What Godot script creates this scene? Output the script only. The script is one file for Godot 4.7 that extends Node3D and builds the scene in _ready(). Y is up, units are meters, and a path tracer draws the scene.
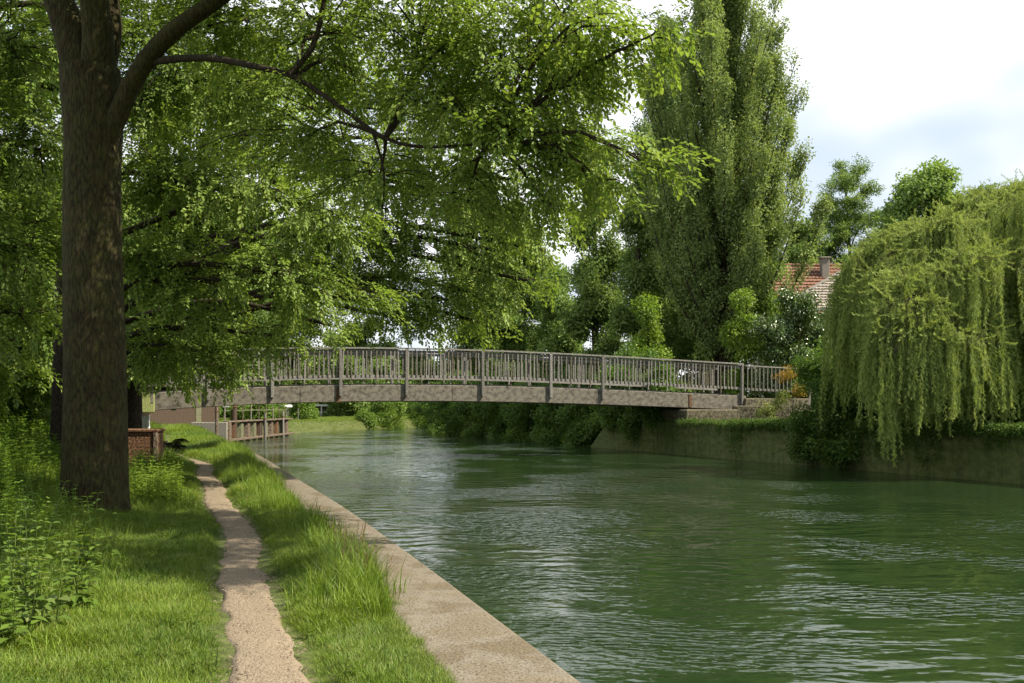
extends Node3D

const F := 950.0          # focal length of the photograph in pixels
const HY := 408.0         # row of the horizon
const EYE := 1.85         # camera height over the water
var rng := RandomNumberGenerator.new()
var noise := FastNoiseLite.new()
var taken := {}
var M := {}
var G := {}               # shared leaf meshes

# ------------------------------------------------------------------ mesh builder
class MB:
	var v := PackedVector3Array()
	var n := PackedVector3Array()
	var uv := PackedVector2Array()
	var c := PackedColorArray()
	var i := PackedInt32Array()
	func vert(p: Vector3, nn: Vector3, u := Vector2.ZERO, col := Color.WHITE) -> int:
		v.append(p); n.append(nn); uv.append(u); c.append(col)
		return v.size() - 1
	func tri(a: Vector3, b: Vector3, d: Vector3, nn: Vector3, col := Color.WHITE) -> void:
		var k := v.size()
		vert(a, nn, Vector2.ZERO, col); vert(b, nn, Vector2(1, 0), col); vert(d, nn, Vector2(0, 1), col)
		if (d - a).cross(b - a).dot(nn) >= 0.0:
			i.append_array([k, k + 1, k + 2])
		else:
			i.append_array([k, k + 2, k + 1])
	func quad(a: Vector3, b: Vector3, d: Vector3, e: Vector3, out: Vector3, col := Color.WHITE) -> void:
		var nn := (d - a).cross(b - a)
		if nn.length_squared() < 1e-14: nn = (e - a).cross(d - a)
		nn = nn.normalized()
		if nn.dot(out) < 0.0: nn = -nn
		var k := v.size()
		vert(a, nn, Vector2(0, 0), col); vert(b, nn, Vector2(1, 0), col); vert(d, nn, Vector2(1, 1), col); vert(e, nn, Vector2(0, 1), col)
		if (d - a).cross(b - a).dot(nn) >= 0.0:
			i.append_array([k, k + 1, k + 2, k, k + 2, k + 3])
		else:
			i.append_array([k, k + 2, k + 1, k, k + 3, k + 2])
	# a box with chamfered edges
	func box(o: Vector3, size: Vector3, b := Basis.IDENTITY, ch := 0.01, col := Color.WHITE) -> void:
		var h := size * 0.5
		ch = minf(ch, minf(h.x, minf(h.y, h.z)) * 0.8)
		var s := h - Vector3(ch, ch, ch)
		for ax in 3:
			var u := (ax + 1) % 3
			var w := (ax + 2) % 3
			for sg in [-1.0, 1.0]:
				var q := []
				for k in [[-1, -1], [1, -1], [1, 1], [-1, 1]]:
					var p := Vector3.ZERO
					p[ax] = h[ax] * sg; p[u] = s[u] * k[0]; p[w] = s[w] * k[1]
					q.append(o + b * p)
				var out := Vector3.ZERO
				out[ax] = sg
				quad(q[0], q[1], q[2], q[3], b * out, col)
			for su in [-1.0, 1.0]:
				for sw in [-1.0, 1.0]:
					var q := []
					for k in [[0, -1], [0, 1], [1, 1], [1, -1]]:
						var p := Vector3.ZERO
						p[ax] = s[ax] * k[1]
						p[u] = (h[u] if k[0] == 0 else s[u]) * su
						p[w] = (s[w] if k[0] == 0 else h[w]) * sw
						q.append(o + b * p)
					var out := Vector3.ZERO
					out[u] = su; out[w] = sw
					quad(q[0], q[1], q[2], q[3], b * out, col)
		for sx in [-1.0, 1.0]:
			for sy in [-1.0, 1.0]:
				for sz in [-1.0, 1.0]:
					var nn := (b * Vector3(sx, sy, sz)).normalized()
					tri(o + b * Vector3(h.x * sx, s.y * sy, s.z * sz), o + b * Vector3(s.x * sx, h.y * sy, s.z * sz), o + b * Vector3(s.x * sx, s.y * sy, h.z * sz), nn, col)
	# a tapering tube along points
	func tube(p: PackedVector3Array, r: PackedFloat32Array, sides := 6, col := Color.WHITE, bumps: FastNoiseLite = null, amp := 0.0) -> void:
		var m := p.size()
		if m < 2: return
		var first := v.size()
		var u := Vector3.ZERO
		var run := 0.0
		for k in m:
			var d: Vector3 = (p[mini(k + 1, m - 1)] - p[maxi(k - 1, 0)]).normalized()
			if k == 0:
				u = d.cross(Vector3(0.31, 0.2, 0.93)).normalized()
			else:
				u = (u - d * u.dot(d)).normalized()
				run += p[k].distance_to(p[k - 1])
			var w := d.cross(u)
			for j in sides + 1:
				var a := TAU * (j % sides) / sides
				var o := u * cos(a) + w * sin(a)
				var rr := r[k]
				if bumps: rr *= 1.0 + amp * bumps.get_noise_3d(o.x * 6.0, run * 1.1, o.z * 6.0) + amp * 0.7 * bumps.get_noise_3d(o.x * 14.0 + 40.0, run * 3.0, o.z * 14.0)
				vert(p[k] + o * rr, o, Vector2(float(j) / sides, run), col)
		for k in m - 1:
			for j in sides:
				var a := first + k * (sides + 1) + j
				var e := a + sides + 1
				i.append_array([a, e, a + 1, a + 1, e, e + 1])
	func smooth_normals() -> void:
		for k in n.size(): n[k] = Vector3.ZERO
		for t in range(0, i.size(), 3):
			var f := (v[i[t + 2]] - v[i[t]]).cross(v[i[t + 1]] - v[i[t]])
			for k in 3: n[i[t + k]] += f
		for k in n.size(): n[k] = n[k].normalized()
	func mesh() -> ArrayMesh:
		var a := []
		a.resize(Mesh.ARRAY_MAX)
		a[Mesh.ARRAY_VERTEX] = v; a[Mesh.ARRAY_NORMAL] = n; a[Mesh.ARRAY_TEX_UV] = uv; a[Mesh.ARRAY_COLOR] = c; a[Mesh.ARRAY_INDEX] = i
		var m := ArrayMesh.new()
		m.add_surface_from_arrays(Mesh.PRIMITIVE_TRIANGLES, a)
		return m

# ------------------------------------------------------------------ objects
func numbered(called: String) -> String:
	if not taken.has(called):
		taken[called] = 0
		return called
	taken[called] += 1
	return "%s_%03d" % [called, taken[called]]

func thing(called: String, label: String, category: String, at := Vector3.ZERO, group := "") -> Node3D:
	var o := Node3D.new()
	o.name = numbered(called)
	add_child(o)
	o.position = at
	o.set_meta("label", label); o.set_meta("category", category)
	if group: o.set_meta("group", group)
	return o

func part(called: String, m: Mesh, mat: Material, parent: Node3D, at := Vector3.ZERO, kind := "") -> MeshInstance3D:
	var o := MeshInstance3D.new()
	o.name = called
	o.mesh = m
	o.material_override = mat
	o.position = at
	if kind: o.set_meta("kind", kind)
	parent.add_child(o, true)
	return o

func setting(called: String, m: Mesh, mat: Material, label := "") -> MeshInstance3D:
	var o := part(numbered(called), m, mat, self, Vector3.ZERO, "structure")
	if label: o.set_meta("label", label)
	return o

func many(called: String, m: Mesh, mat: Material, buf: PackedFloat32Array, parent: Node3D) -> MultiMeshInstance3D:
	var mm := MultiMesh.new()
	mm.transform_format = MultiMesh.TRANSFORM_3D
	mm.use_colors = true
	mm.mesh = m
	mm.instance_count = buf.size() / 16
	mm.buffer = buf
	var o := MultiMeshInstance3D.new()
	o.name = numbered(called) if parent == self else called
	o.multimesh = mm
	o.material_override = mat
	o.set_meta("kind", "stuff")
	parent.add_child(o, true)
	return o

func put(buf: PackedFloat32Array, b: Basis, o: Vector3, c: Color) -> void:
	buf.append_array([b.x.x, b.y.x, b.z.x, o.x, b.x.y, b.y.y, b.z.y, o.y, b.x.z, b.y.z, b.z.z, o.z, c.r, c.g, c.b, 1.0])

func px(x: float, y: float, d: float) -> Vector3:
	return Vector3((x - 512.0) / F * d, EYE - (y - HY) / F * d, -d)

func rr(a: float, b: float) -> float:
	return rng.randf_range(a, b)

func rdir() -> Vector3:
	var z := rr(-1, 1)
	var a := rr(0, TAU)
	return Vector3(sqrt(1 - z * z) * cos(a), z, sqrt(1 - z * z) * sin(a))

func inball() -> Vector3:
	return rdir() * pow(rng.randf(), 1.0 / 3.0)

# ------------------------------------------------------------------ banks of the canal
const LEFT := [[-60.0, 21.5], [-10.0, 5.4], [0.0, 2.15], [5.5, 0.4], [8.6, -0.55], [15.0, -2.6], [21.0, -4.7], [28.0, -7.1], [39.0, -11.0], [46.0, -14.0], [50.0, -15.15], [65.0, -15.2], [72.0, -15.0], [80.0, -13.6], [88.0, -9.6], [94.0, -3.0], [100.0, 9.0], [108.0, 34.0], [130.0, 120.0], [900.0, 3000.0]]
const RIGHT := [[-60.0, 45.0], [0.0, 21.4], [23.0, 12.4], [37.0, 6.95], [70.0, -6.2], [74.0, -5.6], [78.0, 0.0], [83.0, 12.0], [88.0, 34.0], [104.0, 120.0], [900.0, 4000.0]]

func along(t: Array, d: float) -> float:
	for k in range(1, t.size()):
		if d <= t[k][0]:
			return lerpf(t[k - 1][1], t[k][1], (d - t[k - 1][0]) / (t[k][0] - t[k - 1][0]))
	return t[t.size() - 1][1]

func xl(d: float) -> float:
	return (along(LEFT, d - 2.0) + 2.0 * along(LEFT, d) + along(LEFT, d + 2.0)) * 0.25

func xr(d: float) -> float:
	return (along(RIGHT, d - 2.0) + 2.0 * along(RIGHT, d) + along(RIGHT, d + 2.0)) * 0.25

func path_s(d: float) -> float:      # how far the middle of the trodden path lies from the quay's edge
	return 1.86 + 0.16 * smoothstep(8, 24, d) + 1.1 * smoothstep(24, 36, d) + 0.06 * sin(d * 0.9) + 0.05 * sin(d * 0.37 + 1.0)

func left_h(s: float, d: float) -> float:
	var x := xl(d) - s
	var h := 0.25 + 0.07 * smoothstep(0.7, 1.4, s)
	h += (0.95 * smoothstep(2.7, 9.5, s) + 0.5 * smoothstep(9, 26, s)) * (1.0 - .85 * smoothstep(48, 64, d))
	h += 0.5 * smoothstep(31, 46, d) * smoothstep(0.2, 1.8, s)
	h += 0.12 * smoothstep(24, 27, d) * (1.0 - smoothstep(38, 44, d)) * exp(-pow((s - 1.0) / 0.6, 2.0))
	var away := clampf(absf(s - path_s(d)) / 0.5, 0.0, 1.0)
	h += (0.10 * noise.get_noise_2d(x * 3.0, d * 3.0) + 0.03 * noise.get_noise_2d(x * 14.0, d * 14.0)) * smoothstep(0.9, 1.3, s) * away
	h -= 0.05 * (1.0 - smoothstep(0.2, 0.5, absf(s - path_s(d))))
	if d > 31.0 and not (d > 49.5 and d < 65.5):
		h = lerpf(h, lerpf(-0.35, h, smoothstep(0.0, 1.2, s)), smoothstep(31.0, 34.0, d))
	return h

func right_h(r: float, d: float) -> float:
	var x := xr(d) + r
	var h := 1.27 + 0.9 * smoothstep(1.5, 14, r) + 0.15 * noise.get_noise_2d(x * 2.0, d * 2.0) * smoothstep(0.4, 1.2, r)
	if d > 43.0:
		h = lerpf(h, lerpf(-0.35, h, smoothstep(0.0, 2.6, r)), smoothstep(43.0, 46.0, d))
	return h

func ground_h(x: float, d: float) -> float:
	var a := xl(d)
	if x <= a: return left_h(a - x, d)
	var b := xr(d)
	if x >= b: return right_h(x - b, d)
	return -1.2

# ------------------------------------------------------------------ materials
func ramp(stops: Array) -> Gradient:
	var g := Gradient.new()
	var o := PackedFloat32Array()
	var c := PackedColorArray()
	for s in stops:
		o.append(s[0])
		c.append(Color(s[1], s[2], s[3]).linear_to_srgb())
	g.offsets = o; g.colors = c
	return g

func ntex(freq: float, stops: Array, sd := 1, oct := 5, size := 512, kind := FastNoiseLite.TYPE_SIMPLEX_SMOOTH) -> NoiseTexture2D:
	var f := FastNoiseLite.new()
	f.seed = sd; f.noise_type = kind; f.frequency = freq; f.fractal_octaves = oct; f.fractal_gain = 0.58
	var t := NoiseTexture2D.new()
	t.width = size; t.height = size; t.seamless = true; t.noise = f
	if stops: t.color_ramp = ramp(stops)
	return t

func mat(called: String, stops: Array, freq: float, scale: Vector3, rough := 0.9, bump := 0.0, bfreq := 0.05, sd := 1) -> StandardMaterial3D:
	var m := StandardMaterial3D.new()
	m.resource_name = called
	m.albedo_texture = ntex(freq, stops, sd)
	m.uv1_triplanar = true
	m.uv1_world_triplanar = true
	m.uv1_scale = scale
	m.roughness = rough
	m.metallic_specular = 0.35
	if bump > 0.0:
		m.heightmap_enabled = true
		m.heightmap_texture = ntex(bfreq, [], sd + 7)
		m.heightmap_scale = bump
	M[called] = m
	return m

func leaf_mat(called: String, back: float, rough := 0.5, spec := 0.4) -> StandardMaterial3D:
	var m := StandardMaterial3D.new()
	m.resource_name = called
	m.vertex_color_use_as_albedo = true
	m.roughness = rough
	m.metallic_specular = spec
	m.cull_mode = BaseMaterial3D.CULL_DISABLED
	m.backlight_enabled = true
	m.backlight = Color(back, back, back * 0.55).linear_to_srgb()
	M[called] = m
	return m

func make_materials() -> void:
	mat("soil", [[0.25, .045, .05, .018], [0.45, .06, .075, .02], [0.6, .075, .10, .025], [0.8, .11, .10, .05]], 0.02, Vector3(.35, .35, .35), 1.0, 3.0, 0.06)
	mat("path", [[0.3, .155, .122, .084], [0.43, .182, .145, .10], [0.55, .21, .168, .118], [0.66, .23, .188, .135], [0.8, .175, .139, .096]], 0.05, Vector3(.9, .9, .9), 1.0, 1.6, 0.09, 3)
	mat("quay", [[0.3, .07, .06, .047], [0.43, .13, .113, .088], [0.53, .17, .15, .118], [0.63, .21, .186, .148], [0.8, .105, .092, .07]], 0.11, Vector3(.62, .62, .62), .95, .5, 0.16, 5)
	var q: StandardMaterial3D = M.quay
	q.detail_enabled = true
	q.detail_albedo = ntex(0.012, [[.3, .72, .66, .55], [.5, 1, 1, 1], [.7, .86, .82, .72]], 21)
	q.detail_blend_mode = BaseMaterial3D.BLEND_MODE_MUL
	q.uv2_triplanar = true; q.uv2_world_triplanar = true; q.uv2_scale = Vector3(.16, .16, .16)
	q.detail_uv_layer = BaseMaterial3D.DETAIL_UV_2
	mat("bark", [[0.2, .066, .054, .028], [0.4, .05, .045, .018], [0.55, .042, .041, .014], [0.7, .026, .023, .01], [0.85, .012, .01, .006]], 0.016, Vector3(1.5, .36, 1.5), .95, 3.0, 0.02, 9)
	for t in [M.bark.albedo_texture, M.bark.heightmap_texture]:
		t.noise.fractal_type = FastNoiseLite.FRACTAL_RIDGED
		t.noise.seed = 9
		t.noise.fractal_octaves = 4
	M.bark.heightmap_flip_texture = true
	var bk: StandardMaterial3D = M.bark
	bk.detail_enabled = true
	bk.detail_albedo = ntex(0.014, [[.3, .75, .62, .5], [.45, 1, 1, 1], [.55, .85, 1.0, .5], [.7, 1, .92, .8]], 31)
	bk.detail_blend_mode = BaseMaterial3D.BLEND_MODE_MUL
	bk.uv2_triplanar = true; bk.uv2_world_triplanar = true; bk.uv2_scale = Vector3(.5, .3, .5)
	bk.detail_uv_layer = BaseMaterial3D.DETAIL_UV_2
	mat("bark_dark", [[0.25, .014, .011, .007], [0.5, .034, .026, .017], [0.8, .06, .05, .032]], 0.03, Vector3(1.4, .5, 1.4), .95, 2.0, 0.05, 11)
	mat("bark_grey", [[0.25, .05, .045, .035], [0.5, .09, .08, .062], [0.8, .14, .125, .1]], 0.03, Vector3(1.0, .35, 1.0), .95, 2.0, 0.05, 12)
	mat("old_wood", [[0.2, .06, .056, .048], [0.45, .125, .118, .104], [0.6, .165, .157, .14], [0.85, .22, .21, .19]], 0.025, Vector3(1.2, 1.2, 1.2), .85, .4, 0.1, 13)
	mat("old_wood_dark", [[0.25, .045, .04, .03], [0.45, .10, .09, .066], [0.6, .14, .135, .09], [0.8, .19, .175, .14]], 0.03, Vector3(1.4, .6, 1.4), .9, .4, 0.1, 33)
	mat("old_wood_light", [[0.2, .09, .085, .075], [0.45, .17, .162, .145], [0.6, .22, .21, .19], [0.85, .28, .27, .245]], 0.025, Vector3(1.2, 1.2, 1.2), .85, .4, 0.1, 14)
	mat("beam", [[0.28, .07, .06, .048], [0.4, .115, .102, .086], [0.52, .15, .137, .118], [0.63, .135, .126, .085], [0.8, .19, .175, .155]], 0.02, Vector3(.45, .5, .45), .9, .4, 0.06, 15)
	mat("mossy", [[0.25, .12, .13, .05], [0.5, .22, .26, .07], [0.65, .27, .30, .12], [0.85, .30, .28, .2]], 0.04, Vector3(.9, .9, .9), .95, 1.0, 0.08, 16)
	mat("concrete", [[0.3, .035, .03, .021], [0.42, .075, .064, .045], [0.5, .12, .102, .075], [0.57, .075, .075, .034], [0.72, .16, .138, .105]], 0.03, Vector3(.55, .32, .55), .95, 1.6, 0.06, 17)
	mat("rust", [[0.3, .035, .018, .01], [0.45, .085, .042, .022], [0.58, .14, .072, .036], [0.75, .23, .14, .075]], 0.03, Vector3(1.1, 1.1, 1.1), .8, .6, 0.09, 18)
	mat("pile_rust", [[0.3, .035, .026, .018], [0.45, .085, .063, .044], [0.58, .135, .103, .074], [0.75, .24, .195, .15]], 0.03, Vector3(.9, .5, .9), .85, .6, 0.09, 19)
	mat("pile_grey", [[0.2, .045, .05, .032], [0.45, .095, .105, .06], [0.6, .15, .15, .09], [0.85, .25, .21, .13]], 0.03, Vector3(.9, .5, .9), .85, .6, 0.09, 20)
	mat("shed_wood", [[0.3, .03, .021, .014], [0.5, .065, .044, .03], [0.75, .12, .088, .062]], 0.03, Vector3(.6, 2.0, .6), .9, .6, 0.09, 22)
	mat("tile_red", [[0.3, .07, .036, .024], [0.45, .16, .075, .046], [0.57, .21, .105, .066], [0.75, .27, .17, .12]], 0.05, Vector3(.5, .5, .5), .85, .6, 0.1, 23)
	mat("tile_grey", [[0.2, .10, .085, .07], [0.45, .22, .19, .165], [0.6, .30, .27, .24], [0.85, .40, .37, .33]], 0.05, Vector3(.5, .5, .5), .85, .6, 0.1, 24)
	mat("render", [[0.2, .45, .40, .32], [0.8, .62, .58, .5]], 0.02, Vector3(.3, .3, .3), .9, .3, 0.1, 25)
	mat("white_paint", [[0.2, .62, .62, .6], [0.8, .8, .8, .78]], 0.02, Vector3(.5, .5, .5), .6, .2, 0.1, 26)
	mat("stone", [[0.2, .09, .08, .065], [0.5, .2, .185, .15], [0.8, .33, .31, .27]], 0.04, Vector3(.8, .8, .8), .95, 1.5, 0.08, 27)
	mat("blue_paint", [[0.2, .35, .48, .52], [0.8, .55, .66, .68]], 0.02, Vector3(.8, .8, .8), .6, .2, 0.1, 28)
	var gl := StandardMaterial3D.new()
	gl.resource_name = "window_glass"
	gl.albedo_color = Color(.05, .06, .07)
	gl.roughness = .05
	M.glass = gl
	leaf_mat("leaf", .95)
	leaf_mat("leaf_gloss", .45, .32, .6)
	leaf_mat("leaf_soft", .85, .6, .3)
	leaf_mat("blade", .8, .5, .4)
	leaf_mat("dry", .5, .8, .2)
	water_material()

func water_material() -> void:
	var S := 1536
	var layers := []
	for k in 3:
		var f := FastNoiseLite.new()
		f.seed = 40 + k
		f.noise_type = FastNoiseLite.TYPE_SIMPLEX_SMOOTH
		f.frequency = [0.115, 0.03, 0.0032][k]
		f.fractal_octaves = [3, 2, 3][k]
		var im := f.get_seamless_image(S if k == 2 else S / 2, S)
		im.convert(Image.FORMAT_L8)
		if k < 2: im.resize(S, S, Image.INTERPOLATE_CUBIC)
		layers.append(im.get_data())
	var a: PackedByteArray = layers[0]
	var b: PackedByteArray = layers[1]
	var w: PackedByteArray = layers[2]
	var out := PackedByteArray()
	out.resize(S * S * 3)
	for y in S:
		var row := y * S
		var up := ((y + 1) % S) * S
		for x in S:
			var p := row + x
			var q := row + (x + 1) % S
			var t := up + x
			var e := (w[p] - 90) * 0.022
			if e < 0.26: e = 0.26
			elif e > 1.9: e = 1.9
			var sx := (a[q] - a[p]) * e * .42 + (b[q] - b[p]) * .55
			var sy := (a[t] - a[p]) * e * .42 + (b[t] - b[p]) * .55
			out[p * 3] = clampi(int(127.5 - sx * 1.15), 0, 255)
			out[p * 3 + 1] = clampi(int(127.5 + sy * 1.15), 0, 255)
			out[p * 3 + 2] = 250
	var im := Image.create_from_data(S, S, false, Image.FORMAT_RGB8, out)
	var m := StandardMaterial3D.new()
	m.resource_name = "water"
	m.albedo_color = Color(.0125, .0265, .0085).linear_to_srgb()
	m.roughness = .06
	m.metallic_specular = .5
	m.normal_enabled = true
	m.normal_texture = ImageTexture.create_from_image(im)
	m.normal_scale = 1.0
	M.water = m

# ------------------------------------------------------------------ leaves
func leaf(mb: MB, o: Vector3, d: Vector3, up: Vector3, l: float, w: float, col: Color, cheap := false) -> void:
	d = d.normalized()
	var side := d.cross(up)
	if side.length_squared() < 1e-4: side = d.cross(Vector3.RIGHT)
	side = side.normalized()
	var u := side.cross(d).normalized()
	var tip := o + d * l - u * l * 0.12
	var ml := o + d * l * .42 + side * w * .5 + u * w * .16
	var mr := o + d * l * .42 - side * w * .5 + u * w * .16
	var n1 := (u - side * .3).normalized()
	var n2 := (u + side * .3).normalized()
	if cheap:
		mb.tri(o, ml, tip, n1, col)
		mb.tri(o, tip, mr, n2, col)
		return
	var tl := o + d * l * .75 + side * w * .3 + u * w * .03
	var tr := o + d * l * .75 - side * w * .3 + u * w * .03
	var mid := o + d * l * .72 - u * l * .04
	mb.tri(o, ml, mid, n1, col); mb.tri(ml, tl, mid, n1, col); mb.tri(tl, tip, mid, n1, col)
	mb.tri(o, mid, mr, n2, col); mb.tri(mr, mid, tr, n2, col); mb.tri(tr, mid, tip, n2, col)

func tint() -> Color:
	var k := rr(.72, 1.25)
	return Color(k * rr(.9, 1.15), k, k * rr(.8, 1.1))

# a twig of leaves that grows along +z, leaf faces up
func spray_mesh(n: int, length: float, l: float, w: float, spread := 1.0, cheap := false) -> Mesh:
	var mb := MB.new()
	var prev := Vector3.ZERO
	var pts := PackedVector3Array([prev])
	var rad := PackedFloat32Array([.005])
	for k in 4:
		prev += Vector3(rr(-.05, .05), -.035 * k, .25) * length
		pts.append(prev); rad.append(.005 - .001 * k)
	if not cheap: mb.tube(pts, rad, 3, Color(.5, .4, .5))
	for k in n:
		var t := float(k + .5) / n
		var j := t * 4.0
		var b := mini(int(j), 3)
		var o: Vector3 = pts[b].lerp(pts[b + 1], j - b)
		var sg := -1.0 if k % 2 else 1.0
		var a := lerpf(1.15, .25, t) * spread + rr(-.3, .3)
		var d := Vector3(sin(a) * sg, rr(-.55, .2), cos(a))
		leaf(mb, o + Vector3(sg * .015, rr(-.03, .03), 0), d, Vector3(rr(-.5, .5), 1, rr(-.4, .4)), l * rr(.7, 1.15), w * rr(.75, 1.15), tint(), cheap)
	return mb.mesh()

# a loose clump of leaves for trees farther away
func clump_mesh(n: int, r: float, l: float, w: float, flat := .8) -> Mesh:
	var mb := MB.new()
	for k in n:
		var o := inball() * r
		o.y *= flat
		var d := (o.normalized() + rdir() * .9 + Vector3(0, -.25, 0)).normalized()
		leaf(mb, o, d, (Vector3.UP + rdir() * .8 + o.normalized() * .4).normalized(), l * rr(.7, 1.2), w * rr(.7, 1.2), tint(), true)
	return mb.mesh()

func strand_mesh(length: float, n: int, l: float, w: float) -> Mesh:
	var mb := MB.new()
	var pts := PackedVector3Array()
	var rad := PackedFloat32Array()
	var o := Vector3.ZERO
	for k in 6:
		pts.append(o); rad.append(.006 - .0008 * k)
		o += Vector3(rr(-.03, .03), -length / 5.0, rr(-.03, .03))
	mb.tube(pts, rad, 3, Color(.9, .85, .7))
	for k in n:
		var t := (k + rng.randf()) / n * 4.99
		var b := int(t)
		var p: Vector3 = pts[b].lerp(pts[b + 1], t - b)
		var a := rr(0, TAU)
		leaf(mb, p, Vector3(cos(a) * .6, rr(-1.1, -.3), sin(a) * .6), Vector3(cos(a + 1.5), .4, sin(a + 1.5)), l * rr(.7, 1.2), w * rr(.8, 1.2), tint(), true)
	return mb.mesh()

func tuft_mesh(n: int, h: float, w: float, spread: float, lean: float) -> Mesh:
	var mb := MB.new()
	for k in n:
		var a := rr(0, TAU)
		var o := Vector3(cos(a), 0, sin(a)) * spread * sqrt(rng.randf())
		var b := rr(0, TAU)
		var out := Vector3(cos(b), 0, sin(b))
		var side := Vector3(-out.z, 0, out.x)
		var hh := h * rr(.45, 1.15)
		var ln := lean * rr(.3, 1.3) * hh
		var p1 := o + Vector3(0, hh * .55, 0) + out * ln * .3
		var p2 := o + Vector3(0, hh * .95, 0) + out * ln
		var ww := w * rr(.7, 1.2)
		var col := tint()
		var n1 := (out * -.5 + Vector3.UP * .6 + side * rr(-.5, .5)).normalized()
		mb.quad(o - side * ww * .5, o + side * ww * .5, p1 + side * ww * .42, p1 - side * ww * .42, n1, col)
		mb.tri(p1 - side * ww * .42, p1 + side * ww * .42, p2, n1, col)
	return mb.mesh()

# an upright weed: a stem with pairs of toothed leaves
func weed_mesh(h: float, pairs: int, l: float, w: float, cheap := true) -> Mesh:
	var mb := MB.new()
	var top := Vector3(rr(-.1, .1), 1, rr(-.1, .1)) * h
	mb.tube(PackedVector3Array([Vector3.ZERO, top * .5, top]), PackedFloat32Array([.006, .005, .003]), 3, Color(.8, .9, .7))
	for k in pairs:
		var t := lerpf(.18, 1.0, float(k) / (pairs - 1))
		var a := k * 1.57 + rr(-.4, .4)
		var sz := lerpf(1.1, .55, t)
		for sg in [0.0, PI]:
			var d := Vector3(cos(a + sg), rr(-.35, .15) + t * .35, sin(a + sg))
			leaf(mb, top * t, d, Vector3(rr(-.3, .3), 1, rr(-.3, .3)), l * sz * rr(.8, 1.2), w * sz * rr(.8, 1.2), tint(), cheap)
	return mb.mesh()

func make_leaves() -> void:
	G.spray = [spray_mesh(15, .5, .092, .055), spray_mesh(13, .45, .085, .052, 1.15), spray_mesh(17, .55, .095, .055, .9)]
	G.spray_mid = [spray_mesh(16, .6, .12, .075, 1.0, true), spray_mesh(18, .65, .12, .075, 1.15, true)]
	G.clump = [clump_mesh(34, .42, .14, .10), clump_mesh(30, .45, .15, .10)]
	G.clump_far = [clump_mesh(34, .75, .26, .19), clump_mesh(30, .7, .28, .2)]
	G.poplar = [clump_mesh(38, .36, .11, .10, 1.2), clump_mesh(34, .32, .115, .10, 1.3)]
	G.gloss = [clump_mesh(26, .3, .13, .075), clump_mesh(24, .28, .125, .07)]
	G.strand = [strand_mesh(1.1, 50, .12, .03), strand_mesh(1.5, 66, .12, .03), strand_mesh(.8, 40, .11, .03)]
	G.tuft = [tuft_mesh(18, .075, .0045, .08, .8), tuft_mesh(16, .09, .0045, .09, 1.0)]
	G.tuft_tall = [tuft_mesh(18, .30, .007, .09, .6), tuft_mesh(16, .36, .007, .1, .8)]
	G.weed = [weed_mesh(.5, 8, .10, .055), weed_mesh(.6, 9, .095, .05), weed_mesh(.4, 6, .12, .075)]

# ------------------------------------------------------------------ trees
func curve(p: Array, step := .35) -> PackedVector3Array:
	var out := PackedVector3Array()
	for k in p.size() - 1:
		var a: Vector3 = p[maxi(k - 1, 0)]
		var b: Vector3 = p[k]
		var c: Vector3 = p[k + 1]
		var d: Vector3 = p[mini(k + 2, p.size() - 1)]
		var m := maxi(2, int(b.distance_to(c) / step))
		for j in m:
			out.append(b.cubic_interpolate(c, a, d, float(j) / m))
	out.append(p[p.size() - 1])
	return out

func tapered(m: int, r0: float, r1: float, flare := 0.0) -> PackedFloat32Array:
	var out := PackedFloat32Array()
	for k in m:
		var t := float(k) / maxi(1, m - 1)
		out.append(lerpf(r0, r1, t) * (1.0 + flare * exp(-t * 14.0)))
	return out

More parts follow.
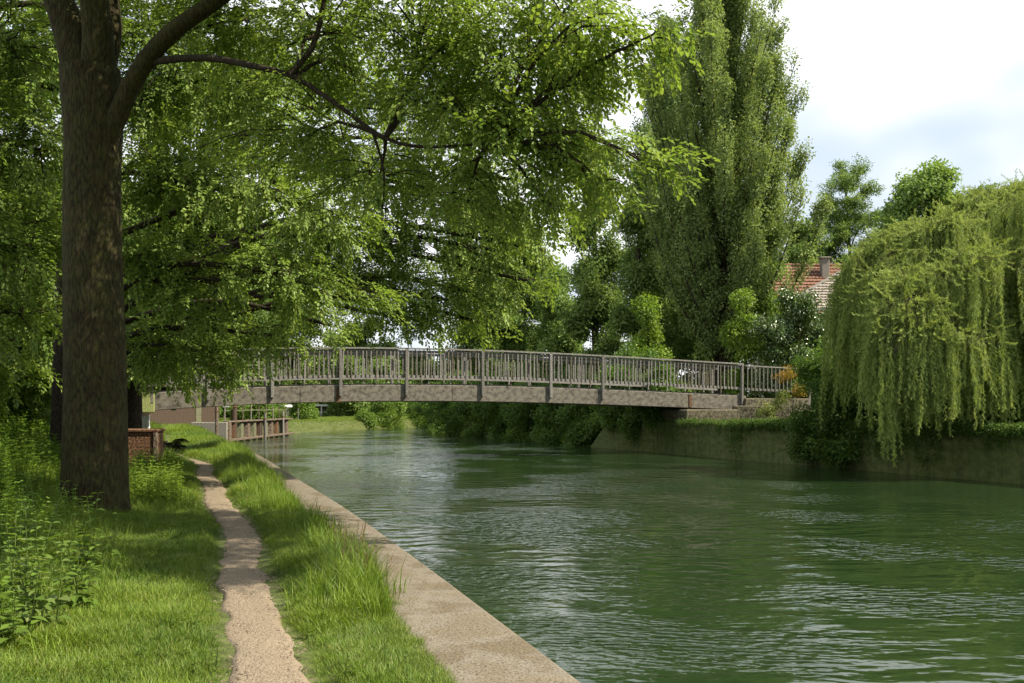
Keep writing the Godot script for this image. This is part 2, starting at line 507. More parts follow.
# o: mesh, mat, bark, a, b (leaf colours), density, branches, size, droop, r0, r1, flare, limbs
func crown_of(node: Node3D, spine: Array, lobes: Array, o: Dictionary) -> void:
	var base := node.position
	var wood := MB.new()
	var twigs := MB.new()
	var bufs := []
	var meshes: Array = o.mesh
	for k in meshes.size(): bufs.append(PackedFloat32Array())
	var ca: Color = o.a
	var cb: Color = o.b
	var droop: float = o.get("droop", .25)
	var size: float = o.get("size", 1.0)
	var flat: float = o.get("flat", .35)
	for lb in lobes:
		var c: Vector3 = lb[0] - base
		var r: Vector3 = lb[1]
		var many_of: float = lb[2] if lb.size() > 2 else 1.0
		# the limb that carries this lobe
		var best := 1e9
		var at: Vector3 = spine[0]
		for p in spine:
			var q: float = p.distance_to(c - Vector3(0, maxf(r.x, r.z) * .6, 0)) + (4.0 if p.y > c.y else 0.0)
			if q < best:
				best = q; at = p
		var reach := at.distance_to(c)
		var mid := at.lerp(c, .5) + Vector3(rr(-.1, .1), .12, rr(-.1, .1)) * reach
		var lp := curve([at, mid, c], .5)
		var lr: float = clampf(.018 * reach + .02, .025, o.get("limb", .09))
		wood.tube(lp, tapered(lp.size(), lr, lr * .35), 6)
		var count := int(o.get("branches", 3.0) * many_of * pow(r.x * r.y * r.z, .62) * 4.0) + 4
		var per := int(o.get("density", 9))
		for k in count:
			var u := rdir()
			var q := pow(rng.randf(), .45)
			var e := c + Vector3(u.x * r.x, u.y * r.y, u.z * r.z) * q * rr(.85, 1.12)
			var s: Vector3 = lp[int(rr(.45, .999) * lp.size())]
			s = s.lerp(e, rr(0, .35))
			var mm := s.lerp(e, .55) + Vector3(0, .1 * s.distance_to(e), 0)
			var bp := curve([s, mm, e], .4)
			twigs.tube(bp, tapered(bp.size(), .016 * size, .005), 3)
			var shade := rr(.0, 1.0)
			for j in per:
				var t := rr(.3, 1.0)
				var p: Vector3 = bp[int(t * (bp.size() - 1))] + inball() * (.26 * size + .1)
				var dir := (e - s).normalized() * .6 + Vector3(u.x, u.y * .3, u.z) * .5 + rdir() * .7 + Vector3(0, -droop, 0)
				dir = dir.normalized()
				var upv := (Vector3.UP + rdir() * flat).normalized()
				var x := upv.cross(dir).normalized()
				var y := dir.cross(x)
				var sc := size * rr(.75, 1.25)
				put(bufs[(k + j) % meshes.size()], Basis(x, y, dir) * Basis.from_scale(Vector3(sc, sc, sc)), p, ca.lerp(cb, clampf(shade * .6 + rr(0, .4), 0, 1)))
	if not spine.is_empty() and o.get("trunk", true):
		var tp := curve(spine, .3)
		wood.tube(tp, tapered(tp.size(), o.get("r0", .2), o.get("r1", .05), o.get("flare", .3)), 12, Color.WHITE, noise, .12)
	part("trunk", wood.mesh(), o.get("bark", M.bark_dark), node)
	part("branches", twigs.mesh(), o.get("bark", M.bark_dark), node, Vector3.ZERO, "stuff")
	for k in meshes.size():
		many("crown" if k == 0 else "foliage", meshes[k], o.mat, bufs[k], node)

# a plain tree: base, height, crown as a few lobes set round the stem
func simple_tree(called: String, label: String, category: String, base: Vector3, h: float, w: float, low: float, nl: int, o: Dictionary, group := "") -> Node3D:
	var node := thing(called, label, category, base, group)
	var spine := [Vector3.ZERO, Vector3(rr(-.1, .1) * h * .2, h * .35, rr(-.1, .1) * h * .2), Vector3(rr(-.15, .15) * w * .3, h * .85, rr(-.1, .1) * w * .3)]
	var lobes := []
	var shape: String = o.get("shape", "round")
	for k in nl:
		var t := (k + .5) / nl
		var y := lerpf(low, 1.0, t)
		var ww := 0.0
		match shape:
			"round": ww = sqrt(maxf(.06, 1.0 - pow(2.0 * t - 1.0, 2.0) * .92))
			"cone": ww = 1.05 - t * .9
			"column": ww = .85 if t < .75 else .85 - (t - .75) * 2.2
		var a := k * 2.4 + rr(-.5, .5)
		var rad := w * .5 * ww
		var off := rad * rr(.3, .62)
		var lr := maxf(rad * rr(.5, .72), .35)
		var lh := minf(h * (1.0 - low) / nl * 2.2, lr * 1.15)
		lobes.append([base + Vector3(cos(a) * off, y * h - lh * .6, sin(a) * off), Vector3(lr, maxf(lh, lr * .55), lr)])
	var oo := o.duplicate()
	if not oo.has("r0"): oo.r0 = clampf(h * .018, .04, .4)
	crown_of(node, curve(spine, h * .06), lobes, oo)
	return node

# ------------------------------------------------------------------ scene
func _ready() -> void:
	rng.seed = 20240611
	noise.seed = 5
	noise.frequency = .12
	noise.noise_type = FastNoiseLite.TYPE_SIMPLEX_SMOOTH
	noise.fractal_octaves = 4
	camera_and_light()
	make_materials()
	make_leaves()
	terrain()
	quay_and_path()
	right_wall()
	bridge()
	left_objects()
	house()
	left_trees()
	right_trees()
	willow()
	far_trees()
	ground_cover()

func camera_and_light() -> void:
	var cam := Camera3D.new()
	cam.name = "camera"
	add_child(cam)
	cam.position = Vector3(0, EYE, 0)
	var near := .1
	cam.set_frustum(2.0 * near * 341.5 / F, Vector2(0, near * (HY - 341.5) / F), near, 3000.0)
	cam.current = true
	var e := Environment.new()
	e.background_mode = Environment.BG_SKY
	var sky := Sky.new()
	var ps := PanoramaSkyMaterial.new()
	ps.panorama = ImageTexture.create_from_image(sky_image())
	sky.sky_material = ps
	e.sky = sky
	e.background_energy_multiplier = .5
	e.tonemap_mode = Environment.TONE_MAPPER_LINEAR
	e.tonemap_exposure = 2.2
	e.sdfgi_enabled = true; e.ssao_enabled = true; e.ssil_enabled = true
	var we := WorldEnvironment.new()
	we.name = "environment"
	we.environment = e
	add_child(we)
	var sun := DirectionalLight3D.new()
	sun.name = "sun"
	sun.light_energy = 1.6
	sun.light_angular_distance = .5
	sun.light_color = Color(1.0, .955, .87)
	sun.shadow_enabled = true
	add_child(sun)
	sun.look_at_from_position(Vector3.ZERO, -Vector3(.93, 1.16, .22), Vector3.UP)

func sky_image() -> Image:
	var W := 768
	var H := 384
	var f := FastNoiseLite.new()
	f.seed = 117
	f.frequency = .9
	f.fractal_octaves = 5
	f.fractal_gain = .5
	var im := Image.create(W, H, false, Image.FORMAT_RGBF)
	for y in H:
		var el := PI * (.5 - (y + .5) / H)
		for x in W:
			var az := TAU * (x + .5) / W
			var d := Vector3(sin(az) * cos(el), sin(el), cos(az) * cos(el))
			var t := clampf(d.y, 0.0, 1.0)
			var c := Color(.86, .93, .98).lerp(Color(.38, .56, .88), pow(t, .75))
			# thin high cloud, wider towards the horizon
			var k := 1.0 / (t + .28)
			var cl := f.get_noise_3d(d.x * k, 3.0, d.z * k) + .35 * f.get_noise_3d(d.x * k * 3.0, 8.0, d.z * k * 3.0)
			cl = smoothstep(-.45, .25, cl)
			c = c.lerp(Color(1.3, 1.31, 1.32), cl * .92)
			if d.y < 0.0: c = Color(.86, .93, .98).lerp(Color(.18, .2, .16), clampf(-d.y * 8.0, 0, 1))
			im.set_pixel(x, y, c)
	return im

func terrain() -> void:
	var rows := []
	var d := -60.0
	while d < 900.0:
		rows.append(d)
		if d < -6.0: d += 4.0
		elif d < 20.0: d += .4
		elif d < 70.0: d += .8
		elif d < 110.0: d += 1.5
		else: d *= 1.25
	var offs := [0.0, .12, .3]
	var s := .3
	while s < 1200.0:
		s += .3 if s < 6.0 else (.8 if s < 16.0 else s * .3)
		offs.append(s)
	var mb := MB.new()
	var nc := offs.size() * 2 + 2
	for dd in rows:
		var a := xl(dd)
		var b := xr(dd)
		for k in nc:
			var x: float
			var h: float
			if k < offs.size():
				var q: float = offs[offs.size() - 1 - k]
				x = a - q; h = left_h(q, dd)
			elif k == offs.size():
				x = a + .02; h = -1.3
			elif k == offs.size() + 1:
				x = b - .02; h = -1.3
			else:
				var q: float = offs[k - offs.size() - 2]
				x = b + q; h = right_h(q, dd)
			mb.vert(Vector3(x, h, -dd), Vector3.UP, Vector2(x, dd))
	for r in rows.size() - 1:
		for k in nc - 1:
			var a := r * nc + k
			mb.i.append_array([a, a + nc, a + 1, a + 1, a + nc, a + nc + 1])
	mb.smooth_normals()
	setting("ground", mb.mesh(), M.soil)
	# the water
	var w := MB.new()
	var nx := 60
	var nz := 120
	for z in nz + 1:
		for x in nx + 1:
			var p := Vector3(lerpf(-60, 90, float(x) / nx), 0, lerpf(40, -150, float(z) / nz))
			var wob := Vector2(noise.get_noise_2d(p.x * .6, p.z * .6), noise.get_noise_2d(p.x * .6 + 90.0, p.z * .6)) * 1.3
			w.vert(p, Vector3.UP, (Vector2(p.x, p.z).rotated(.12) + wob) / 21.0)
	for z in nz:
		for x in nx:
			var a := z * (nx + 1) + x
			w.i.append_array([a, a + nx + 1, a + 1, a + 1, a + nx + 1, a + nx + 2])
	setting("water", w.mesh(), M.water)

func sweep(d0: float, d1: float, step: float, profile: Callable) -> Mesh:   # profile(d) -> points across, joined along the bank
	var mb := MB.new()
	var d := d0
	var m := 0
	var rows := 0
	while d <= d1 + .001:
		var p: Array = profile.call(d)
		m = p.size()
		for q in p: mb.vert(q, Vector3.UP)
		rows += 1
		d += step
	for r in rows - 1:
		for k in m - 1:
			var a := r * m + k
			mb.i.append_array([a, a + m, a + 1, a + 1, a + m, a + m + 1])
	mb.smooth_normals()
	return mb.mesh()

func quay_and_path() -> void:
	var f := func(d: float) -> Array:
		var a := xl(d)
		var wob := .02 * noise.get_noise_1d(d * 6.0)
		var out := []
		var pts := [[.86, .05], [.86, .262], [.845, .272], [.6, .278 + wob * .4], [.3, .276 - wob * .3], [.04, .27], [.012, .262], [-.002 + wob * .3, .235], [-.004 + wob * .3, -.2], [0.0, -1.2]]
		for q in pts: out.append(Vector3(a - q[0], q[1], -d))
		return out
	setting("quay", sweep(-12.0, 33.0, .2, f), M.quay)
	var g := func(d: float) -> Array:
		var a := xl(d)
		var c := path_s(d)
		var hw := .245 + .09 * noise.get_noise_1d(d * 16.0) - .10 * smoothstep(26, 36, d)
		var hw2 := .245 + .09 * noise.get_noise_1d(d * 16.0 + 70.0) - .10 * smoothstep(26, 36, d)
		var out := []
		for k in 13:
			var t := k / 12.0 * 2.0 - 1.0
			var s := c - t * (hw if t < 0 else hw2)
			out.append(Vector3(a - s, left_h(c, d) + .030 - .012 * t * t - .07 * smoothstep(.8, 1.0, absf(t)) + .012 * noise.get_noise_2d(s * 40.0, d * 30.0), -d))
		return out
	setting("path", sweep(-8.0, 38.0, .12, g), M.path)

func right_wall() -> void:
	var node := thing("retaining_wall", "weathered dark concrete wall holding up the willow bank", "wall", Vector3(xr(30), 0, -30))
	var d := -6.0
	while d < 43.5:
		var e := minf(d + 4.1, 43.8)
		var f := func(q: float) -> Array:
			var a := xr(q)
			var wob := .05 * noise.get_noise_1d(q * 3.0)
			var top := 1.25 + .06 * noise.get_noise_1d(q * 1.7 + 30.0)
			var out := []
			for k in [[.0, -1.2], [.02, -.1], [.05, .12], [.06 + wob, .5], [.09, .9], [.10 + wob, top - .04], [.14, top], [.5, top + .01], [.52, top - .3]]:
				out.append(Vector3(a + k[0] + .025 * noise.get_noise_2d(q * 12.0, k[1] * 12.0), k[1], -q) - node.position)
			return out
		part("panel", sweep(d + .012, e - .012, (e - d - .024) / 12.0, f), M.concrete, node)
		d = e

# ------------------------------------------------------------------ the footbridge
const B0 := Vector2(-12.75, 30.65)
const B1 := Vector2(9.36, 39.0)
func bt(x: float) -> float:      # column of the photograph -> place along the bridge
	var k := (x - 512.0) / F
	var dv := B1 - B0
	return (k * B0.y - B0.x) / (dv.x - k * dv.y)
func bp(t: float) -> Vector3:
	var q := B0.lerp(B1, t)
	return Vector3(q.x, 2.262 + t * (2.144 + t * (-3.205 + t * 1.157)), -q.y)

func bridge() -> void:
	var node := thing("footbridge", "grey timber footbridge arched across the canal", "bridge", Vector3(bp(0).x, .3, bp(0).z))
	var o := node.position
	var dir := (bp(1.0) - bp(0.0)); dir.y = 0; dir = dir.normalized()
	var out := Vector3(-dir.z, 0, dir.x)          # towards the photographer
	if out.z < 0: out = -out
	var L := B0.distance_to(B1)
	var basis_at := func(t: float) -> Basis:
		var x := (bp(t + .01) - bp(t - .01)).normalized()
		return Basis(x, out.cross(x).normalized() * -1.0 if out.cross(x).y < 0 else out.cross(x).normalized(), out)
	var width := 1.9
	for side in 2:
		var off := out * (0.0 if side == 0 else -width)
		# the beam, cut into lengths that follow the arch
		var cuts := [bt(153), bt(300), bt(452), bt(596), bt(688), bt(746)]
		for k in cuts.size() - 1:
			var mb := MB.new()
			var n := 8
			var ring := []
			for j in n + 1:
				var t := lerpf(cuts[k] + .0004, cuts[k + 1] - .0004, float(j) / n)
				var p := bp(t) + off - o
				var q := [p + out * .0, p + Vector3(0, -.02, 0) + out * .02, p + Vector3(0, -.57, 0) + out * .02, p + Vector3(0, -.59, 0), p + Vector3(0, -.59, 0) - out * .22, p - out * .22]
				ring.append(q)
			for j in n:
				for q in 6:
					var nn: Vector3 = [out + Vector3.UP, out, out - Vector3.UP, Vector3.DOWN, -out, Vector3.UP][q]
					mb.quad(ring[j][q], ring[j + 1][q], ring[j + 1][(q + 1) % 6], ring[j][(q + 1) % 6], nn)
			for e in [0, n]:
				var s := dir * (-1.0 if e == 0 else 1.0)
				mb.quad(ring[e][0], ring[e][3], ring[e][4], ring[e][5], s)
				mb.quad(ring[e][0], ring[e][1], ring[e][2], ring[e][3], s)
			part("beam", mb.mesh(), M.beam, node)
		# rails
		var t0 := bt(128)
		var t1 := bt(742)
		var rail := func(called: String, ta: float, tb: float, up: float, w: float, h: float, push: float, m: Material) -> void:
			var n := maxi(2, int((tb - ta) * 24.0))
			var mb := MB.new()
			var ring := []
			for j in n + 1:
				var p: Vector3 = bp(lerpf(ta, tb, float(j) / n)) + off + out * push + Vector3(0, up, 0) - o
				ring.append([p + out * w * .5 + Vector3(0, h * .5, 0), p + out * w * .5 - Vector3(0, h * .5, 0), p - out * w * .5 - Vector3(0, h * .5, 0), p - out * w * .5 + Vector3(0, h * .5, 0)])
			for j in n:
				for q in 4:
					mb.quad(ring[j][q], ring[j + 1][q], ring[j + 1][(q + 1) % 4], ring[j][(q + 1) % 4], [out, Vector3.DOWN, -out, Vector3.UP][q])
			mb.quad(ring[0][0], ring[0][1], ring[0][2], ring[0][3], -dir)
			mb.quad(ring[n][0], ring[n][1], ring[n][2], ring[n][3], dir)
			part(called, mb.mesh(), m, node)
		var stops := [t0, bt(240), bt(340), bt(406), bt(482), bt(550), bt(602), bt(690), t1 + .002]
		for k in stops.size() - 1:
			rail.call("handrail", stops[k] + .0005, stops[k + 1] - .0005, 1.30, .17, .055, .0, M.old_wood_light)
			rail.call("top_rail", stops[k] + .0005, stops[k + 1] - .0005, 1.19, .05, .10, .0, M.old_wood)
			rail.call("bottom_rail", stops[k] + .0005, stops[k + 1] - .0005, .30, .05, .10, .0, M.old_wood_light)
		# the lower length of railing on the far bank
		if side == 0:
			rail.call("handrail", t1 + .006, bt(812), 1.24, .14, .05, .0, M.old_wood_light)
			rail.call("bottom_rail", t1 + .006, bt(812), .28, .05, .10, .0, M.old_wood)
		# posts bolted to the outside of the beam
		var posts := [bt(152), bt(208), bt(272), bt(340), bt(406), bt(482), bt(550), bt(602), bt(741), bt(808)]
		var ps := MB.new()
		ps.box(Vector3.ZERO, Vector3(.105, 1.64, .10), Basis.IDENTITY, .012)
		var pm := ps.mesh()
		var sign := 1.0 if side == 0 else -1.0
		for t in posts:
			var q := part("post", pm, M.old_wood_light if rng.randf() < .5 else M.old_wood, node)
			var outer := out * (.02 + .057 if side == 0 else -.22 - .057)
			q.transform = Transform3D(Basis(dir, Vector3.UP, out).rotated(dir, rr(-.01, .01)), bp(t) + off + outer + Vector3(0, .44, 0) - o)
		# balusters
		var bs := []
		for k in 3:
			var mb := MB.new()
			var hh: float = [.95, .96, 1.14][k]
			mb.box(Vector3(0, 1.20 - hh * .5, 0), Vector3([.046, .042, .046][k], hh, .03), Basis.IDENTITY, .005)
			bs.append(mb.mesh())
		var n := int((bt(738) - t0) * L / .168)
		for k in n:
			var t := lerpf(t0 + .004, bt(738), float(k) / n) + rr(-.0009, .0009)
			var q := part("baluster", bs[2 if k % 5 == 3 else k % 2], [M.old_wood, M.old_wood_light, M.old_wood_dark][rng.randi() % 3], node)
			q.transform = Transform3D(Basis(dir, Vector3.UP, out).rotated(out, rr(-.03, .03)), bp(t) + off + out * .042 * sign - o)
		if side == 0:
			var n2 := int((bt(806) - bt(745)) * L / .2)
			for k in n2:
				var t := lerpf(bt(747), bt(806), float(k) / n2)
				var q := part("baluster", bs[k % 2], M.old_wood, node)
				q.transform = Transform3D(Basis(dir, Vector3.UP, out), bp(t) + out * .042 - o)
	# a splice plate on the beam
	var sp := MB.new()
	sp.box(Vector3.ZERO, Vector3(.12, .5, .02), Basis.IDENTITY, .006)
	for x in [690.0, 338.0]:
		var q := part("splice_plate", sp.mesh(), M.rust, node)
		q.transform = Transform3D(Basis(dir, Vector3.UP, out), bp(bt(x)) + out * .032 + Vector3(0, -.36 if x < 400 else -.3, 0) - o)
	# deck
	var planks := MB.new()
	var np := int((bt(746) - bt(128)) * L / .16)
	for k in np:
		var t := lerpf(bt(128), bt(746), (k + .5) / np)
		planks.box(bp(t) - out * (width * .5 + .1) + Vector3(0, .025, 0) - o, Vector3(.145, .045, width - .1), basis_at.call(t), .006)
	part("deck_planks", planks.mesh(), M.old_wood, node, Vector3.ZERO, "stuff")
	# mossy bearing block at the near bank and pier on the far bank
	var mo := MB.new()
	mo.box(bp(bt(139)) - out * .93 - Vector3(0, .30, 0) - o, Vector3(.95, .66, 2.1), Basis(dir, Vector3.UP, out), .03)
	part("bearing_block", mo.mesh(), M.mossy, node)
	var legs := MB.new()
	legs.box(bp(bt(118)) - out * .95 - Vector3(0, 1.35, 0) - o, Vector3(1.4, 1.5, 2.6), Basis(dir, Vector3.UP, out), .04)
	part("abutment", legs.mesh(), M.concrete, node)
	var ab := MB.new()
	var a0 := bp(bt(680))
	var a1 := bp(bt(768))
	var am := (a0 + a1) * .5 - out * .8
	ab.box(Vector3(am.x, .42, am.z) - o, Vector3(a0.distance_to(a1), 2.76, 2.5), Basis(dir, Vector3.UP, out), .05)
	part("abutment", ab.mesh(), M.concrete, node)
	var wg := MB.new()
	var wc := bp(bt(752)) + out * .62
	wg.box(Vector3(wc.x, .6, wc.z) - o, Vector3(2.3, 2.7, .3), Basis(dir, Vector3.UP, out).rotated(Vector3.UP, -.35), .04)
	part("wing_wall", wg.mesh(), M.concrete, node)
	var ac := MB.new()
	ac.box(bp(bt(775)) - Vector3(0, .36, 0) - out * .95 - o, Vector3(3.2, .62, 2.3), Basis(dir, Vector3.UP, out), .04)
	part("approach_slab", ac.mesh(), M.concrete, node)

# ------------------------------------------------------------------ things on the left bank
func left_objects() -> void:
	# rust-brown box beside the trunk
	var d := 22.0
	var p := px(141, 408, d); p.y = .5
	var rb := thing("rusty_box", "rust brown steel box standing in weeds behind the big trunk", "box", p)
	var yaw := Basis(Vector3.UP, .18)
	var a := MB.new()
	a.box(Vector3(0, .4, 0), Vector3(.84, .80, .9), yaw, .015)
	part("body", a.mesh(), M.rust, rb)
	a = MB.new()
	a.box(Vector3(0, .835, 0), Vector3(.92, .06, .98), yaw, .012)
	part("lid", a.mesh(), M.rust, rb)
	a = MB.new()
	a.box(yaw * Vector3(.40, .4, .46), Vector3(.09, .80, .05), yaw, .01)
	part("corner_post", a.mesh(), M.pile_rust, rb)
	# pale board and timber block behind it
	var q := px(134, 432, 27.5)
	q.y = ground_h(q.x, 27.5)
	var nb := thing("notice_board", "pale blue and white board on posts under the bridge end", "board", q)
	for k in 2:
		a = MB.new()
		a.box(Vector3(-.42 + k * .84, .6, 0), Vector3(.07, 1.2, .07), Basis.IDENTITY, .008)
		part("post", a.mesh(), M.white_paint, nb)
	for k in 3:
		a = MB.new()
		a.box(Vector3(-.26 + k * .26, .86, 0), Vector3(.245, .62, .03), Basis.IDENTITY, .006)
		part("panel", a.mesh(), M.blue_paint if k == 1 else M.white_paint, nb)
	q = px(152, 430, 29.0)
	q.y = ground_h(q.x, 29.0)
	var tb := thing("timber_bench", "small brown timber bench beside the pale board", "bench", q)
	a = MB.new(); a.box(Vector3(0, .44, 0), Vector3(.85, .07, .4), yaw, .01); part("seat", a.mesh(), M.shed_wood, tb)
	for k in 2:
		a = MB.new(); a.box(yaw * Vector3(-.33 + .66 * k, .2, 0), Vector3(.09, .42, .34), yaw, .01); part("leg", a.mesh(), M.shed_wood, tb)
	# stones in the grass
	for k in 4:
		var sx: float = [166.0, 174.0, 181.0, 178.0][k]
		var sd: float = [34.0, 35.0, 36.0, 33.5][k]
		var s := px(sx, 432, sd)
		s.y = ground_h(s.x, sd) + .02
		var st := MB.new()
		var nr := 7
		for i in nr:
			for j in 10:
				var th := PI * i / (nr - 1)
				var ph := TAU * j / 10
				var v := Vector3(sin(th) * cos(ph), cos(th), sin(th) * sin(ph))
				st.vert(v * Vector3(.42, .24, .3) * (1.0 + .35 * noise.get_noise_3d(v.x * 9.0 + k * 9.0, v.y * 9.0, v.z * 9.0)), v)
		for i in nr - 1:
			for j in 10:
				var u0 := i * 10 + j
				var u1 := i * 10 + (j + 1) % 10
				st.i.append_array([u0, u1, u0 + 10, u1, u1 + 10, u0 + 10])
		var so := part(numbered("stone"), st.mesh(), M.stone, self, s)
		so.set_meta("label", ["pale stone nearest the rusty box where the path ends", "pale stone, second from the rusty box where the path ends", "pale stone farthest along where the path ends", "pale stone lying in front of the others where the path ends"][k]); so.set_meta("category", "stone"); so.set_meta("group", "stones by the path")
	# sheet piling along the bank beyond the bridge
	var pw := thing("pile_wall", "rusty sheet pile wall lining the bank beyond the bridge", "wall", Vector3(-15.15, 0, -57.5))
	var o := pw.position
	var meshes := []
	for k in 4:
		a = MB.new()
		var w := .66
		var dep: float = .22
		var out_ := k % 2 == 0
		var x0: float = 0.0 if out_ else -dep
		a.box(Vector3(x0, .05, 0), Vector3(.06, 2.05 + .08 * k, w * .62), Basis.IDENTITY, .012)
		a.box(Vector3(x0 + (-dep * .5 if out_ else dep * .5), .05, w * .38), Vector3(dep * 1.05, 2.0 + .06 * k, .05), Basis(Vector3.UP, .35 if out_ else -.35), .01)
		meshes.append(a.mesh())
	for k in 22:
		var dd := 50.2 + k * .67
		part("sheet_pile", meshes[(k % 2) + (2 if rng.randf() < .4 else 0)], [M.pile_rust, M.pile_grey, M.shed_wood, M.pile_grey, M.pile_rust, M.pile_grey, M.rust][k * 3 % 7], pw, Vector3(xl(dd) + .12 - o.x, rr(-.04, .04), -dd - o.z))
	a = MB.new(); a.box(Vector3(.06, 1.12, 0), Vector3(.34, .09, 14.8), Basis.IDENTITY, .02); part("capping", a.mesh(), M.pile_rust, pw)
	a = MB.new(); a.box(Vector3(.22, .14, 0), Vector3(.12, .14, 14.8), Basis.IDENTITY, .02); part("waling", a.mesh(), M.pile_rust, pw)
	a = MB.new(); a.box(Vector3(-.75, .5, 7.55), Vector3(1.9, 1.2, .3), Basis.IDENTITY, .03); part("end_wall", a.mesh(), M.stone, pw)
	var ph := MB.new()
	ph.box(Vector3(0, .42, 0), Vector3(.06, .84, .06), Basis.IDENTITY, .01)
	var pmesh := ph.mesh()
	for k in 9:
		part("rail_post", pmesh, M.pile_rust if k % 3 else M.stone, pw, Vector3(-.12, 1.14, 7.0 - k * 1.7))
	a = MB.new(); a.box(Vector3(-.12, 1.72, .2), Vector3(.04, .05, 13.7), Basis.IDENTITY, .01); part("rail", a.mesh(), M.pile_grey, pw)
	# tall mooring posts
	for k in 4:
		var mx: float = [216.5, 234.0, 283.0, 265.0][k]
		var md: float = [48.6, 51.5, 62.0, 57.0][k]
		var top: float = [404.0, 400.0, 411.0, 413.0][k]
		var b := px(mx, 400, md)
		var h := px(mx, top, md).y
		a = MB.new()
		var r: float = [.09, .16, .08, .08][k]
		a.tube(PackedVector3Array([Vector3.ZERO, Vector3(.01, h * .5, 0), Vector3(0, h + .6, 0)]), PackedFloat32Array([r, r * .97, r * .92]), 10, Color.WHITE, noise, .06)
		a.tube(PackedVector3Array([Vector3(0, h + .598, 0), Vector3(0, h + .62, 0)]), PackedFloat32Array([r * .92, .005]), 10)
		var mp := thing("mooring_post", ["thin rust brown mooring post at the near end of the sheet piling", "stout weathered mooring post rising past the sheet piling to the bridge", "pale slim mooring post at the far end of the sheet piling", "slim mooring post at the middle of the sheet piling"][k], "post", Vector3(b.x, -.6, b.z), "mooring posts along the sheet piling")
		part("shaft", a.mesh(), [M.pile_rust, M.shed_wood, M.old_wood_light, M.old_wood][k], mp)
		a = MB.new()
		a.tube(PackedVector3Array([Vector3(0, h + .2, 0), Vector3(0, h + .28, 0)]), PackedFloat32Array([r * 1.12, r * 1.12]), 10)
		part("band", a.mesh(), M.rust, mp)
	# brown timber shed behind the piling
	var sh := thing("boat_shed", "long brown timber shed behind the sheet piling", "shed", Vector3(-19.2, .8, -56.0))
	for k in 30:
		var z := 5.6 - k * .4
		a = MB.new()
		a.box(Vector3(0, 1.0, 0), Vector3(.05, 2.0 + rr(-.02, .02), .385), Basis.IDENTITY, .008)
		part("plank", a.mesh(), M.shed_wood, sh, Vector3(0, 0, z))
	for k in 10:
		a = MB.new()
		a.box(Vector3(0, 1.0, 0), Vector3(.385, 2.0, .05), Basis.IDENTITY, .008)
		part("plank", a.mesh(), M.shed_wood, sh, Vector3(-.25 - k * .4, 0, 5.8))
	a = MB.new(); a.box(Vector3(-2.0, 2.12, -.2), Vector3(4.8, .09, 12.9), Basis(Vector3(0, 0, 1), .05), .02); part("roof", a.mesh(), M.bark_grey, sh)
	a = MB.new(); a.box(Vector3(.05, .95, -2.0), Vector3(.06, 1.7, .95), Basis.IDENTITY, .01); part("door", a.mesh(), M.pile_grey, sh)
	a = MB.new(); a.box(Vector3(.04, 1.25, 2.2), Vector3(.05, .6, .8), Basis.IDENTITY, .01); part("window", a.mesh(), M.glass, sh)
	# white canopy and white house far along the left bank
	var mq := thing("white_marquee", "white flat roofed canopy on slim posts far along the left bank", "canopy", px(266, 408, 74.0) * Vector3(1, 0, 1) + Vector3(0, .62, 0))
	a = MB.new(); a.box(Vector3(-.6, 1.36, 0), Vector3(4.4, .2, 4.0), Basis.IDENTITY, .05); part("roof", a.mesh(), M.white_paint, mq)
	for k in 4:
		a = MB.new(); a.box(Vector3(2.1 * (1 if k % 2 else -1), .6, 1.8 * (1 if k < 2 else -1)), Vector3(.09, 1.2, .09), Basis.IDENTITY, .01); part("post", a.mesh(), M.old_wood, mq)
	var hp := px(306, 408, 96.0) * Vector3(1, 0, 1) + Vector3(0, .9, 0)
	var wh := thing("white_veranda", "small white veranda with railings far beyond the bridge", "veranda", hp)
	a = MB.new(); a.box(Vector3(0, 1.2, -1.0), Vector3(5.6, .18, 4.0), Basis.IDENTITY, .03); part("roof", a.mesh(), M.white_paint, wh)
	a = MB.new(); a.box(Vector3(0, .55, -2.8), Vector3(5.4, 1.2, .2), Basis.IDENTITY, .03); part("wall", a.mesh(), M.render, wh)
	for k in 7:
		a = MB.new(); a.box(Vector3(-2.6 + k * .866, .55, .8), Vector3(.12, 1.1, .12), Basis.IDENTITY, .01); part("post", a.mesh(), M.white_paint, wh)
	a = MB.new(); a.box(Vector3(0, .55, .8), Vector3(5.3, .1, .08), Basis.IDENTITY, .01); part("rail", a.mesh(), M.white_paint, wh)

# ------------------------------------------------------------------ house
func tiled(a: Vector3, b: Vector3, down: Vector3, rows: int, cols: int, nn: Vector3) -> Mesh:   # courses of tiles, each lapping over the one below
	var mb := MB.new()
	var len_ := a.distance_to(b)
	var u := (b - a).normalized()
	for r in rows:
		for c in cols:
			var o := a + u * (len_ * c / cols) + down * (float(r) / rows) + nn * rr(0, .012)
			var e := u * (len_ / cols) * .96
			var s := down * (1.12 / rows)
			var lift := nn * .05
			var w := u * (len_ / cols) * .5
			# a tile with a raised middle
			mb.quad(o, o + w, o + w + s + lift + nn * .045, o + s + lift, nn)
			mb.quad(o + w, o + e, o + e + s + lift, o + w + s + lift + nn * .045, nn)
			mb.quad(o + s + lift, o + w + s + lift + nn * .045, o + w + s, o + s, down)
			mb.quad(o + w + s + lift + nn * .045, o + e + s + lift, o + e + s, o + w + s, down)
	return mb.mesh()

